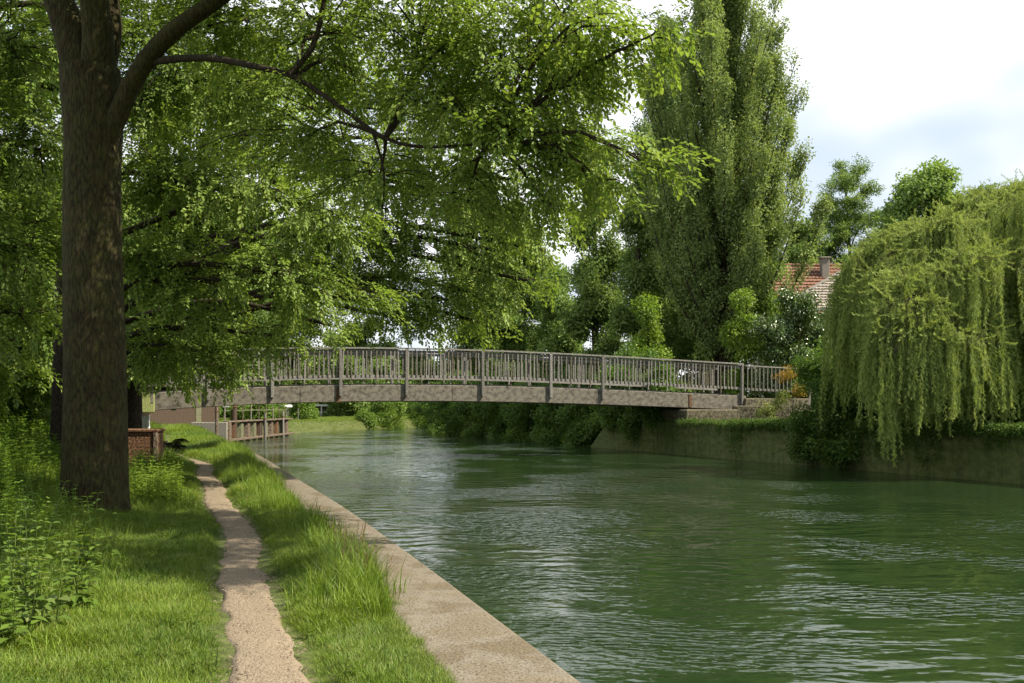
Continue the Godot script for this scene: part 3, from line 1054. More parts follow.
func house() -> void:
	var d := 62.0
	var r0 := px(760, 266, d)          # ridge
	var r1 := px(905, 266, d)
	var base := Vector3((r0.x + r1.x) * .5, 1.9, -d)
	var h := thing("house", "house with red and grey tiled roofs behind the poplar", "house", base)
	var L := r1.x - r0.x
	var rh := r0.y - base.y
	var eave := rh - 3.6
	var dep := 4.2
	var mb := MB.new()
	mb.box(Vector3(0, eave * .5, 0), Vector3(L - .6, eave, dep * 2 - .8), Basis.IDENTITY, .03)
	for s in [-1.0, 1.0]:
		mb.tri(Vector3((L * .5 - .3) * s, eave, dep - .4), Vector3((L * .5 - .3) * s, eave, -dep + .4), Vector3((L * .5 - .3) * s, rh - .35, 0), Vector3(s, 0, 0))
	part("wall", mb.mesh(), M.render, h)
	var rf := Node3D.new()
	rf.name = "roof"
	h.add_child(rf)
	var nn := Vector3(0, dep, 3.6).normalized()
	part("tiles", tiled(Vector3(-L * .5, rh, 0), Vector3(L * .5, rh, 0), Vector3(0, -3.6, dep), 15, 40, nn), M.tile_red, rf, Vector3.ZERO, "stuff")
	part("tiles", tiled(Vector3(-L * .5, rh, 0), Vector3(L * .5, rh, 0), Vector3(0, -3.6, -dep), 15, 40, Vector3(0, dep, -3.6).normalized()), M.tile_red, rf, Vector3.ZERO, "stuff")
	var rt := MB.new()
	for k in 18:
		rt.tube(PackedVector3Array([Vector3(-L * .5 + L * k / 18.0, rh + .02, 0), Vector3(-L * .5 + L * (k + .94) / 18.0, rh + .04, 0)]), PackedFloat32Array([.13, .15]), 8)
	part("ridge_tiles", rt.mesh(), M.tile_red, rf, Vector3.ZERO, "stuff")
	# hipped wing with grey tiles in front
	var w0 := px(843, 269, d - 4.6) - base
	var w1 := px(925, 269, d - 4.6) - base
	var slide := Vector3(px(797, 296, d - 2.0).x - px(843, 296, d - 2.0).x, px(797, 297, d - 2.0).y - px(843, 269, d - 2.0).y, 2.6)
	var wn := Vector3(0, 2.6, -slide.y).normalized()
	part("wing_tiles", tiled(w0, w1, slide * 1.7, 16, 24, wn), M.tile_grey, rf, Vector3.ZERO, "stuff")
	part("wing_tiles", tiled(w0, w0 + slide * 1.7, Vector3(slide.x * 1.7, slide.y * 1.7, -3.0), 14, 12, Vector3(slide.y, -absf(slide.x), 0).normalized() * -1.0), M.tile_grey, rf, Vector3.ZERO, "stuff")
	mb = MB.new()
	var wh := w0.y + slide.y * 1.7
	mb.box(Vector3((w0.x + w1.x) * .5 - 1.6, wh * .5, w0.z + 1.0), Vector3(w1.x - w0.x + 2.0, wh, 5.6), Basis.IDENTITY, .03)
	part("wing_wall", mb.mesh(), M.render, h)
	for k in 3:
		mb = MB.new(); mb.box(Vector3(-L * .5 + 1.6 + k * 1.7, eave - 1.6, dep - .4), Vector3(.9, 1.3, .08), Basis.IDENTITY, .01)
		var wi := part("window", mb.mesh(), M.glass, h)
		mb = MB.new(); mb.box(Vector3(-L * .5 + 1.6 + k * 1.7, eave - 2.32, dep - .3), Vector3(1.1, .08, .24), Basis.IDENTITY, .01)
		part("sill", mb.mesh(), M.white_paint, wi)
	var cp := px(820, 266, d) - base
	mb = MB.new(); mb.box(Vector3(cp.x, cp.y - .45, .9), Vector3(.5, 1.6, .5), Basis.IDENTITY, .03)
	var ch := part("chimney", mb.mesh(), M.stone, rf)
	mb = MB.new(); mb.box(Vector3(cp.x, cp.y + .38, .9), Vector3(.66, .1, .66), Basis.IDENTITY, .02)
	var _cap := part("chimney_cap", mb.mesh(), M.stone, rf)

# ------------------------------------------------------------------ trees of the left bank
func left_trees() -> void:
	# the big tree by the path
	var base := Vector3(px(95, 400, 13.0).x, .40, -13.0)
	var node := thing("broadleaf_tree", "big tree with thick mossy trunk standing beside the path", "tree", base)
	var q := func(x: float, y: float, d: float) -> Vector3: return px(x, y, d) - base
	var mb := MB.new()
	var tp := curve([Vector3(0, -.25, 0), q.call(95, 470, 13.0), q.call(94, 330, 13.0), q.call(92, 200, 13.0), q.call(93, 130, 13.0), q.call(90, 70, 13.0)], .09)
	var tr := PackedFloat32Array()
	for k in tp.size():
		var t := float(k) / (tp.size() - 1)
		tr.append(lerpf(.425, .36, smoothstep(0.0, .9, t)) * (1.0 + .5 * exp(-t * 22.0)) * (1.0 + .08 * smoothstep(.78, .95, t)))
	mb.tube(tp, tr, 56, Color.WHITE, noise, .085)
	# forks
	for f in [[[92, 130, 13.0], [72, 40, 13.1], [45, -40, 13.2], [10, -180, 13.4], .27, .1], [[92, 120, 13.0], [98, 40, 12.9], [88, -60, 12.6], [96, -200, 12.4], .24, .1], [[104, 150, 12.95], [135, 78, 12.7], [170, 34, 12.4], [225, -6, 12.0], [330, -90, 11.4], .14, .075], [[330, -90, 11.4], [420, -150, 10.6], [560, -150, 10.2], [700, -140, 10.0], .09, .04], [[330, -90, 11.4], [310, -140, 10.4], [300, -190, 9.4], [290, -230, 8.6], .07, .03], [[100, 90, 13.1], [112, 30, 13.3], [110, -50, 13.5], [150, -160, 13.8], .15, .07]]:
		var pts := []
		for k in f.size() - 2: pts.append(q.call(f[k][0], f[k][1], f[k][2]))
		var c := curve(pts, .12)
		mb.tube(c, tapered(c.size(), f[f.size() - 2], f[f.size() - 1]), 24, Color.WHITE, noise, .1)
	part("trunk", mb.mesh(), M.bark, node)
	# the dark bough that droops over the canal
	mb = MB.new()
	for f in [[[150, 62, 12.6], [205, 58, 12.3], [262, 68, 11.9], [296, 78, 11.7], [335, 103, 11.5], [385, 138, 11.3], [430, 147, 11.2], [500, 142, 11.0], .05, .014], [[290, 74, 11.7], [312, 48, 11.7], [324, 0, 11.6], [322, -60, 11.5], .04, .02], [[372, 130, 11.35], [384, 172, 11.5], [382, 215, 11.6], .02, .008], [[420, -60, 11.3], [412, 5, 11.4], [416, 36, 11.5], .03, .01]]:
		var pts := []
		for k in f.size() - 2: pts.append(q.call(f[k][0], f[k][1], f[k][2]))
		var c := curve(pts, .15)
		mb.tube(c, tapered(c.size(), f[f.size() - 2], f[f.size() - 1]), 10, Color.WHITE, noise, .1)
	part("bough", mb.mesh(), M.bark_dark, node)
	var spine := [q.call(88, -60, 12.6), q.call(135, 78, 12.7), q.call(225, -6, 12.0), q.call(330, -90, 11.4), q.call(296, 78, 11.7), q.call(385, 138, 11.3), q.call(490, 143, 11.0), q.call(45, -40, 13.2), q.call(420, -150, 10.6), q.call(560, -150, 10.2), q.call(700, -140, 10.0), q.call(300, -190, 9.4)]
	var lobes := []
	for l in [
		[60, -130, 13, 3.0, 1.6, 3.0, 1.2], [230, -110, 12.0, 2.4, 1.2, 2.4, 1.0], [360, -100, 11, 2.0, .9, 2.0, .4], [500, -70, 10.6, 1.2, .6, 1.4, .3],
		[420, -150, 8.6, 1.7, .8, 1.5, 1.5], [560, -170, 8.4, 1.6, .7, 1.3, 1.0], [300, -190, 8.6, 1.8, .8, 1.4, 1.5], [160, -170, 9.6, 1.8, .9, 1.5, 1.5], [830, -190, 8.0, 1.2, .5, .9, .8], [717, -150, 7.4, 1.0, .4, .6, .9], [720, -125, 8.2, 1.0, .4, .6, .9], [718, -98, 9.2, 1.0, .4, .5, .9], [900, -230, 7.4, 1.1, .5, .6, .8], [60, -260, 9.0, 2.0, .9, 1.6, 1.0], [500, -260, 7.0, 1.6, .7, 1.0, 1.4], [380, -300, 6.8, 1.6, .7, 1.0, 1.4], [430, -200, 8.0, 1.6, .7, 1.0, 1.2],
		[250, 20, 13.6, 1.6, 1.0, 1.6], [330, 30, 12.6, 1.3, .8, 1.5], [420, 30, 11.4, 1.3, .7, 1.6, 1.0], [500, 55, 11, 1.1, .6, 1.5, 1.0], [460, -5, 12, 1.4, .5, 1.2, 1.0], [570, 5, 11.4, .8, .4, .9, 1.0], [370, 80, 13.5, 1.3, .7, 1.2, 1.0], [480, 95, 13.5, 1.2, .6, 1.2, 1.0], [570, 25, 10.4, .8, .5, 1.0], [585, 72, 10.8, .55, .32, .8], [650, 36, 10.2, .32, .2, .4],
		[450, 110, 11.2, 1.2, .5, 1.3, .8], [530, 135, 11, .85, .45, 1.2, .9], [565, 158, 10.9, .55, .32, .8], [600, 180, 10.6, .45, .2, .5], [655, 170, 10.4, .3, .11, .3], [560, 118, 12.4, .9, .45, .9], [600, 150, 12.8, .6, .3, .7], [545, 40, 12.6, .9, .5, .9],
		[380, 175, 11.8, 1.2, .5, 1.3, .6], [470, 190, 11.5, 1.0, .42, 1.2, .6], [545, 205, 11.4, .55, .32, .8, .8], [300, 140, 13, 1.4, .9, 1.5]]:
		lobes.append([px(l[0], l[1], l[2]), Vector3(l[3], l[4], l[5]), l[6] if l.size() > 6 else 1.0])
	var opt := {"mesh": G.spray, "mat": M.leaf, "a": Color(.17, .27, .045), "b": Color(.28, .38, .085), "density": 12, "branches": 3.4, "droop": .35, "trunk": false, "limb": .03, "size": .78}
	var b2 := thing("tmp", "t", "t", base)
	var high := []
	var low := []
	for l in lobes:
		if l[0].y > EYE + (HY + 30.0) / F * -l[0].z: high.append(l)
		else: low.append(l)
	crown_of(b2, spine.slice(0, 8), low, opt)
	crown_of(b2, [q.call(88, -60, 12.6), q.call(225, -40, 12.0), q.call(330, -90, 11.4), q.call(420, -150, 10.6), q.call(560, -150, 10.2), q.call(700, -140, 10.0), q.call(300, -190, 9.4), q.call(20, -140, 13.3)], high, opt)
	var upper := []
	for l in [[-6.0, 11.6, -12.5], [-3.2, 10.6, -12.0], [-8.6, 12.4, -14.5], [-4.6, 12.8, -15.0], [-9.5, 10.6, -16.5], [-6.6, 14.2, -13.0], [-2.4, 11.4, -15.0], [-7.0, 11.4, -17.6]]:
		upper.append([Vector3(l[0], l[1], l[2]), Vector3(2.3, 1.4, 2.2)])
	crown_of(b2, [q.call(96, -200, 12.4), q.call(96, -320, 12.6), q.call(10, -180, 13.4), q.call(150, -160, 13.8), q.call(190, -300, 13.8)], upper, opt.merged({"mesh": G.spray_mid, "branches": 1.5, "density": 8, "size": 1.2, "limb": .08}, true))
	for c in b2.get_children():
		b2.remove_child(c)
		if str(c.name).begins_with("trunk"):
			c.name = "limbs"
			c.set_meta("kind", "stuff")
		node.add_child(c, true)
	remove_child(b2)
	b2.queue_free()
	taken.erase("tmp")
	# its neighbours along the bank
	var dark := {"mesh": G.spray, "mat": M.leaf, "a": Color(.16, .26, .045), "b": Color(.27, .37, .08), "density": 10, "branches": 3.1, "droop": .35, "r0": .3, "r1": .1, "size": .95}
	group_tree("leafy tree drooping low over the near end of the bridge", Vector3(-9.6, .9, -20.5), 12.0, [
		[170, 60, 19, 2.2, 1.8, 2.2], [260, 90, 18, 2.0, 1.5, 2.0], [180, 180, 18.5, 1.6, 1.3, 1.8], [265, 190, 17.5, 1.5, 1.2, 1.8], [345, 215, 17, 1.1, .9, 1.6], [160, 270, 18.5, 1.2, 1.0, 1.5],
		[225, 280, 18, 1.3, 1.0, 1.6], [300, 275, 17.5, 1.0, .9, 1.5], [165, 345, 19, 1.0, .75, 1.2], [215, 352, 19.5, 1.1, .6, 1.3], [275, 335, 19, 1.0, .55, 1.2], [330, 325, 19, .9, .4, 1.0], [165, 368, 20, .75, .3, .8], [236, 372, 20.5, .4, .3, .6], [355, 300, 18.5, .8, .5, 1.0]], dark)
	var bright := {"mesh": G.spray, "mat": M.leaf, "a": Color(.17, .27, .045), "b": Color(.28, .38, .085), "density": 11, "branches": 2.8, "droop": .5, "r0": .28, "r1": .08, "size": 1.05}
	group_tree("bright green tree leaning over the canal above the bridge", Vector3(-11.0, .8, -27.5), 13.0, [
		[300, 60, 24, 2.0, 1.4, 2.0, .6], [400, 90, 23, 1.8, 1.2, 1.8, .5], [370, 180, 22, 1.7, 1.2, 1.8, .7], [450, 190, 21.5, 1.6, 1.1, 1.8, .7], [420, 250, 22, 1.6, .9, 1.7], [495, 250, 21, 1.1, .7, 1.4], [450, 300, 22, 1.3, .6, 1.4], [510, 300, 21.5, .8, .5, 1.0], [430, 325, 22.5, .9, .35, 1.0], [530, 215, 20.5, .7, .5, 1.0], [525, 280, 21, .5, .3, .6], [330, 240, 23, 1.3, 1.1, 1.6], [500, 130, 21, 1.4, .9, 1.5], [385, 285, 23, 1.2, .8, 1.2], [350, 275, 24, 1.2, .8, 1.2], [480, 322, 22, .8, .4, .8], [545, 250, 21, .5, .5, .8], [400, 318, 23.5, .9, .4, .8], [520, 180, 20.8, .9, .6, 1.0], [440, 140, 22, 1.4, 1.0, 1.4, .6]], bright)
	group_tree("shaded tree filling the upper edge behind the big trunk", Vector3(-11.5, 1.3, -17.0), 11.0, [
		[10, 40, 17, 2.4, 1.8, 2.2], [40, 150, 17, 1.4, 1.5, 1.8], [-10, 230, 16, 1.5, 1.3, 1.8], [30, 250, 16.5, .9, 1.2, 1.4], [20, 315, 16, 1.0, .8, 1.4], [-40, 120, 16, 1.6, 1.5, 1.8], [150, 30, 19.5, 2.0, 1.6, 2.0], [150, 130, 20.5, 1.8, 1.4, 2.0]], dark)
	group_tree("leafy tree at the bank's hedge beyond the shaded tree", Vector3(-15.5, 1.6, -24.0), 12.0, [
		[20, 60, 24, 3.0, 2.2, 2.5], [110, 200, 26, 2.6, 2.4, 2.5], [30, 260, 24, 2.4, 2.2, 2.2], [160, 280, 27, 2.4, 2.2, 2.4], [60, 350, 24, 2.4, 1.2, 2.0], [150, 350, 26, 2.0, 1.0, 2.0], [250, 240, 28, 2.4, 2.2, 2.4], [240, 120, 28, 3, 2.2, 2.5]], dark.merged({"mesh": G.spray_mid, "size": 1.3, "branches": 2.2}, true))
	# hedge under the trees
	var hedge := {"mesh": G.spray_mid, "mat": M.leaf, "a": Color(.14, .23, .04), "b": Color(.24, .33, .07), "density": 9, "branches": 2.6, "r0": .06, "r1": .02, "size": 1.0}
	for k in 6:
		var hx: float = [-9.6, -11.4, -12.6, -13.6, -15.0, -9.6][k]
		var hd: float = [13.0, 16.5, 20.5, 25.0, 30.5, 9.8][k]
		var b := Vector3(hx, ground_h(hx, hd), -hd)
		simple_tree("hedge_bush", ["dark bush in the shade beside the big trunk", "dark bush behind the big trunk under the shaded tree", "dark bush rising behind the rusty box", "dark bush behind the pale board", "dark bush at the bridge's landing", "dark bush at the left edge in front of the big trunk"][k], "bush", b, rr(2.6, 3.3) if k < 5 else 2.2, rr(3.2, 4.0) if k < 5 else 2.6, .1, 9, hedge, "dark bushes under the left trees")

func group_tree(label: String, base: Vector3, h: float, ls: Array, o: Dictionary) -> void:
	var node := thing("broadleaf_tree", label, "tree", base)
	var top := base + Vector3(1.5, h, 0)
	var spine := curve([Vector3.ZERO, Vector3(.1, h * .35, .1), Vector3(.9, h * .65, .3), Vector3(1.6, h, .4)], .8)
	var lobes := []
	for l in ls: lobes.append([px(l[0], l[1], l[2]), Vector3(l[3], l[4], l[5]), l[6] if l.size() > 6 else 1.0])
	crown_of(node, spine, lobes, o)

# ------------------------------------------------------------------ trees of the right bank
func poplar(label: String, base: Vector3, h: float, w: float, limbs: int, a: Color, b: Color, sz: float) -> void:
	var node := thing("poplar_tree", label, "tree", base, "poplars behind the bridge")
	var wood := MB.new()
	var tp := curve([Vector3(0, -.3, 0), Vector3(.1, h * .3, 0), Vector3(-.05, h * .65, .05), Vector3(0, h, 0)], .5)
	wood.tube(tp, tapered(tp.size(), h * .021, .05, .35), 14, Color.WHITE, noise, .14)
	var bufs := [PackedFloat32Array(), PackedFloat32Array()]
	var twigs := MB.new()
	for k in limbs:
		var t := pow(float(k + .5) / limbs, 1.15)
		var y0 := lerpf(.04, .86, t) * h
		var ang := k * 2.39996 + rr(-.4, .4)
		var o := Vector3(cos(ang), 0, sin(ang))
		var s := Vector3(0, y0, 0)
		var ty := minf(y0 + h * rr(.22, .36) * (1.0 - .3 * t), h * .995)
		var v := ty / h
		var prof := smoothstep(-.05, .22, v) * (1.0 - smoothstep(.52, 1.06, v) * .93)
		var reach := w * .5 * prof * rr(.5, 1.08)
		var e := s + o * reach + Vector3(0, ty - y0, 0)
		var mid := s + o * reach * .6 + Vector3(0, (e.y - y0) * .42, 0)
		var c := curve([s, mid, e], .6)
		wood.tube(c, tapered(c.size(), .028 + .0035 * (e - s).length() * 1.6, .012), 6)
		var len_ := s.distance_to(e)
		var subs := int(len_ * 2.6) + 3
		for j in subs:
			var u := rr(.16, 1.0)
			var p: Vector3 = c[int(u * (c.size() - 1))]
			var o2 := (o * .5 + rdir()).normalized()
			var q := p + o2 * rr(.2, .8) * (1.1 - .6 * u) * w * .1 + Vector3(0, rr(.4, 1.2), 0)
			twigs.tube(PackedVector3Array([p, p.lerp(q, .5) + Vector3(0, -.05, 0), q]), PackedFloat32Array([.012, .009, .004]), 3)
			for m in 4:
				var z := p.lerp(q, rr(.35, 1.05)) + inball() * .26
				var sc := sz * rr(.7, 1.25)
				put(bufs[(j + m) % 2], Basis(rdir(), rr(-.5, .5)).rotated(Vector3.UP, rr(0, TAU)) * Basis.from_scale(Vector3(sc, sc * 1.15, sc)), z, a.lerp(b, rng.randf()))
	part("trunk", wood.mesh(), M.bark_dark, node)
	part("branches", twigs.mesh(), M.bark_dark, node, Vector3.ZERO, "stuff")
	many("crown", G.poplar[0], M.leaf_soft, bufs[0], node)
	many("foliage", G.poplar[1], M.leaf_soft, bufs[1], node)

func right_trees() -> void:
	var gp := func(x: float, d: float) -> Vector3:
		var p := px(x, 400, d)
		p.y = ground_h(p.x, d) - .1
		return p
	poplar("tall open poplar rising above the right end of the bridge", gp.call(724, 48.0), 26.0, 9.2, 128, Color(.19, .265, .09), Color(.29, .365, .13), .9)
	poplar("slimmer bluish poplar just behind the tall one", gp.call(668, 60.0), 24.0, 7.0, 64, Color(.15, .23, .09), Color(.22, .31, .12), 1.1)
	var deep := {"mesh": G.clump, "mat": M.leaf_soft, "a": Color(.13, .21, .06), "b": Color(.21, .30, .085), "density": 9, "branches": 1.6, "size": 1.15, "shape": "column"}
	simple_tree("broadleaf_tree", "dark green tree behind the middle of the bridge", "tree", gp.call(598, 56.0), 16.5, 5.6, .06, 14, deep)
	simple_tree("broadleaf_tree", "dark narrow tree between the poplar and the middle of the bridge", "tree", gp.call(640, 52.0), 14.0, 4.6, .06, 12, deep)
	simple_tree("broadleaf_tree", "dark tree standing close behind the poplar's trunk", "tree", gp.call(700, 53.0), 9.0, 5.0, .05, 10, deep)
	var young := {"mesh": G.clump, "mat": M.leaf, "a": Color(.15, .25, .035), "b": Color(.24, .35, .05), "density": 8, "branches": 1.6, "size": .9, "shape": "cone"}
	simple_tree("young_tree", "small bright green tree showing above the bridge rail", "tree", gp.call(648, 45.0), 6.2, 3.0, .1, 8, young)
	simple_tree("young_tree", "bright bushy growth at the foot of the poplar", "tree", gp.call(745, 44.0), 6.0, 2.0, .05, 7, young.merged({"shape": "column"}, true))
	simple_tree("young_tree", "light green young tree between the poplar and the red roof", "tree", gp.call(768, 47.0), 7.6, 2.6, .05, 9, young.merged({"shape": "column"}, true))
	# glossy round shrub
	var gloss := {"mesh": G.gloss, "mat": M.leaf_gloss, "a": Color(.06, .11, .026), "b": Color(.11, .18, .04), "density": 10, "branches": 2.6, "size": 1.0}
	simple_tree("laurel_shrub", "round glossy dark shrub in front of the house", "shrub", gp.call(797, 43.0), 5.6, 5.0, .08, 13, gloss, "")
	# leafy shrubs on the right bank under and beyond the bridge
	var sh := {"mesh": G.clump, "mat": M.leaf, "a": Color(.07, .14, .024), "b": Color(.14, .24, .04), "density": 8, "branches": 2.0, "size": .8}
	var spots := [[668, 39.9, 2.5, 2.4], [636, 41.4, 3.0, 3.0], [606, 43.2, 3.4, 3.4],  [580, 47.5, 3.6, 3.6], [552, 50.5, 4.0, 4.0], [525, 54.0, 4.2, 4.2], [500, 58.0, 4.4, 4.4], [478, 62.0, 4.4, 4.6], [458, 66.5, 4.6, 5.0], [443, 71.5, 4.4, 5.0]]
	for k in spots.size():
		var s: Array = spots[k]
		var b := Vector3(xr(s[1]) + (.35 if k < 3 else .9), 0, -s[1])
		b.y = maxf(.05, ground_h(b.x, s[1]) - .1)
		simple_tree("bank_shrub", ["leafy shrub hanging beside the far abutment", "dark shrub on the far bank, second from the abutment", "dark shrub on the far bank, third from the abutment", "shrub on the far bank, fourth from the abutment", "shrub on the far bank, fifth from the abutment", "shrub on the far bank, sixth from the abutment", "shrub on the far bank, seventh from the abutment", "shrub on the far bank, third from the canal's bend", "shrub on the far bank, second from the canal's bend", "shrub at the canal's bend on the far bank"][k], "shrub", b, s[2], s[3], .0, 9, sh, "shrubs along the far bank")
	# dark bush over the wall beside the willow
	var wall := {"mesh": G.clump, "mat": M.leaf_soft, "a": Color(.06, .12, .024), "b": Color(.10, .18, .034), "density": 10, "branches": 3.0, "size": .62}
	var db := Vector3(xr(29.5) + .5, .25, -29.5)
	var n := thing("wall_bush", "dark dense bush spilling over the wall beside the willow", "bush", db)
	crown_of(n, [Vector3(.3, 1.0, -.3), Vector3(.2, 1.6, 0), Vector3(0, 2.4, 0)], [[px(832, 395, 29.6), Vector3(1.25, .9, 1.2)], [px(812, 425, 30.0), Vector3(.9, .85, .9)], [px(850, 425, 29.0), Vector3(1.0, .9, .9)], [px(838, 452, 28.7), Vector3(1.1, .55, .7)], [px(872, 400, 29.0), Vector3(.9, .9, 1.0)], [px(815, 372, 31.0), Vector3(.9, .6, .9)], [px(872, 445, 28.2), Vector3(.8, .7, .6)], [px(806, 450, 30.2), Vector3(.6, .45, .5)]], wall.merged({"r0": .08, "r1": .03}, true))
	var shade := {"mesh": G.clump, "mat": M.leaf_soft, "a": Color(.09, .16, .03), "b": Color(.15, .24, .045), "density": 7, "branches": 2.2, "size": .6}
	var bx := [905, 940, 972, 1003, 1040]
	for k in 5:
		var bd: float = [28.0, 27.0, 28.5, 27.2, 26.0][k]
		var bb: Vector3 = gp.call(bx[k], bd)
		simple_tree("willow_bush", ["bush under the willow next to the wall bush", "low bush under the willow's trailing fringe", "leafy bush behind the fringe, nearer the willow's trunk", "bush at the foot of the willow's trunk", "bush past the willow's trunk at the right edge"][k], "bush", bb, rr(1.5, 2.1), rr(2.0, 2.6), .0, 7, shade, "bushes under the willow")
	var iv := PackedFloat32Array()
	for k in 5200:
		var d := rr(17.0, 43.0)
		if d > 34.5 and d < 41.0 and rng.randf() < .8: continue
		var hang := noise.get_noise_1d(d * 4.0) * .9 + noise.get_noise_1d(d * 15.0) * .4 + .12
		var t := rng.randf()
		var y := 1.32 - t * t * maxf(.12, hang * 2.2)
		if y < .15: continue
		var sc := rr(.25, .5)
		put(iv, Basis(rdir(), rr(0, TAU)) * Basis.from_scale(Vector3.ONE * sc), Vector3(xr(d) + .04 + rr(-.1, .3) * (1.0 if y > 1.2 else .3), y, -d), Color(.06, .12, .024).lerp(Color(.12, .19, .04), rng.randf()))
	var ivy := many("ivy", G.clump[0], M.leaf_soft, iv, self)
	ivy.set_meta("label", "ivy and weeds trailing over the top of the concrete wall"); ivy.set_meta("category", "ivy")
	var pale := {"mesh": G.gloss, "mat": M.leaf, "a": Color(.12, .17, .03), "b": Color(.22, .26, .06), "density": 9, "branches": 2.6, "size": .55, "r0": .02, "r1": .01, "limb": .012}
	n = thing("wall_shrub", "pale yellow green shrub at the bridge's far landing", "shrub", Vector3(px(777, 400, 36.3).x, 1.2, -36.3))
	crown_of(n, [Vector3(0, 0, 0), Vector3(-.1, .3, 0), Vector3(-.2, .6, 0)], [[px(768, 411, 36.3), Vector3(.45, .3, .4)], [px(782, 400, 36.3), Vector3(.4, .35, .4)], [px(775, 425, 35.9), Vector3(.5, .3, .35)]], pale)
	var orange := {"mesh": G.gloss, "mat": M.leaf, "a": Color(.28, .22, .03), "b": Color(.42, .24, .03), "density": 8, "branches": 2.2, "size": .5, "r0": .02, "r1": .01, "limb": .012}
	n = thing("flowering_shrub", "yellow orange flowering shrub by the end of the bridge rail", "shrub", Vector3(px(793, 400, 36.6).x, 1.5, -36.6))
	crown_of(n, [Vector3(0, 0, 0), Vector3(0, .7, 0), Vector3(0, 1.3, 0)], [[px(790, 374, 36.6), Vector3(.5, .32, .4)], [px(804, 366, 36.8), Vector3(.3, .25, .3)], [px(800, 388, 36.5), Vector3(.45, .3, .4)]], orange)
	n = thing("landing_bush", "mid green bush between the flowering shrub and the willow", "bush", Vector3(px(825, 400, 33.0).x, 1.4, -33.0))
	crown_of(n, [Vector3(0, 0, 0), Vector3(0, .7, 0), Vector3(0, 1.3, 0)], [[px(825, 385, 33.0), Vector3(.9, .6, .9)], [px(845, 350, 34.0), Vector3(1.0, .9, 1.0)], [px(850, 372, 32.5), Vector3(.9, .6, .9)]], sh)

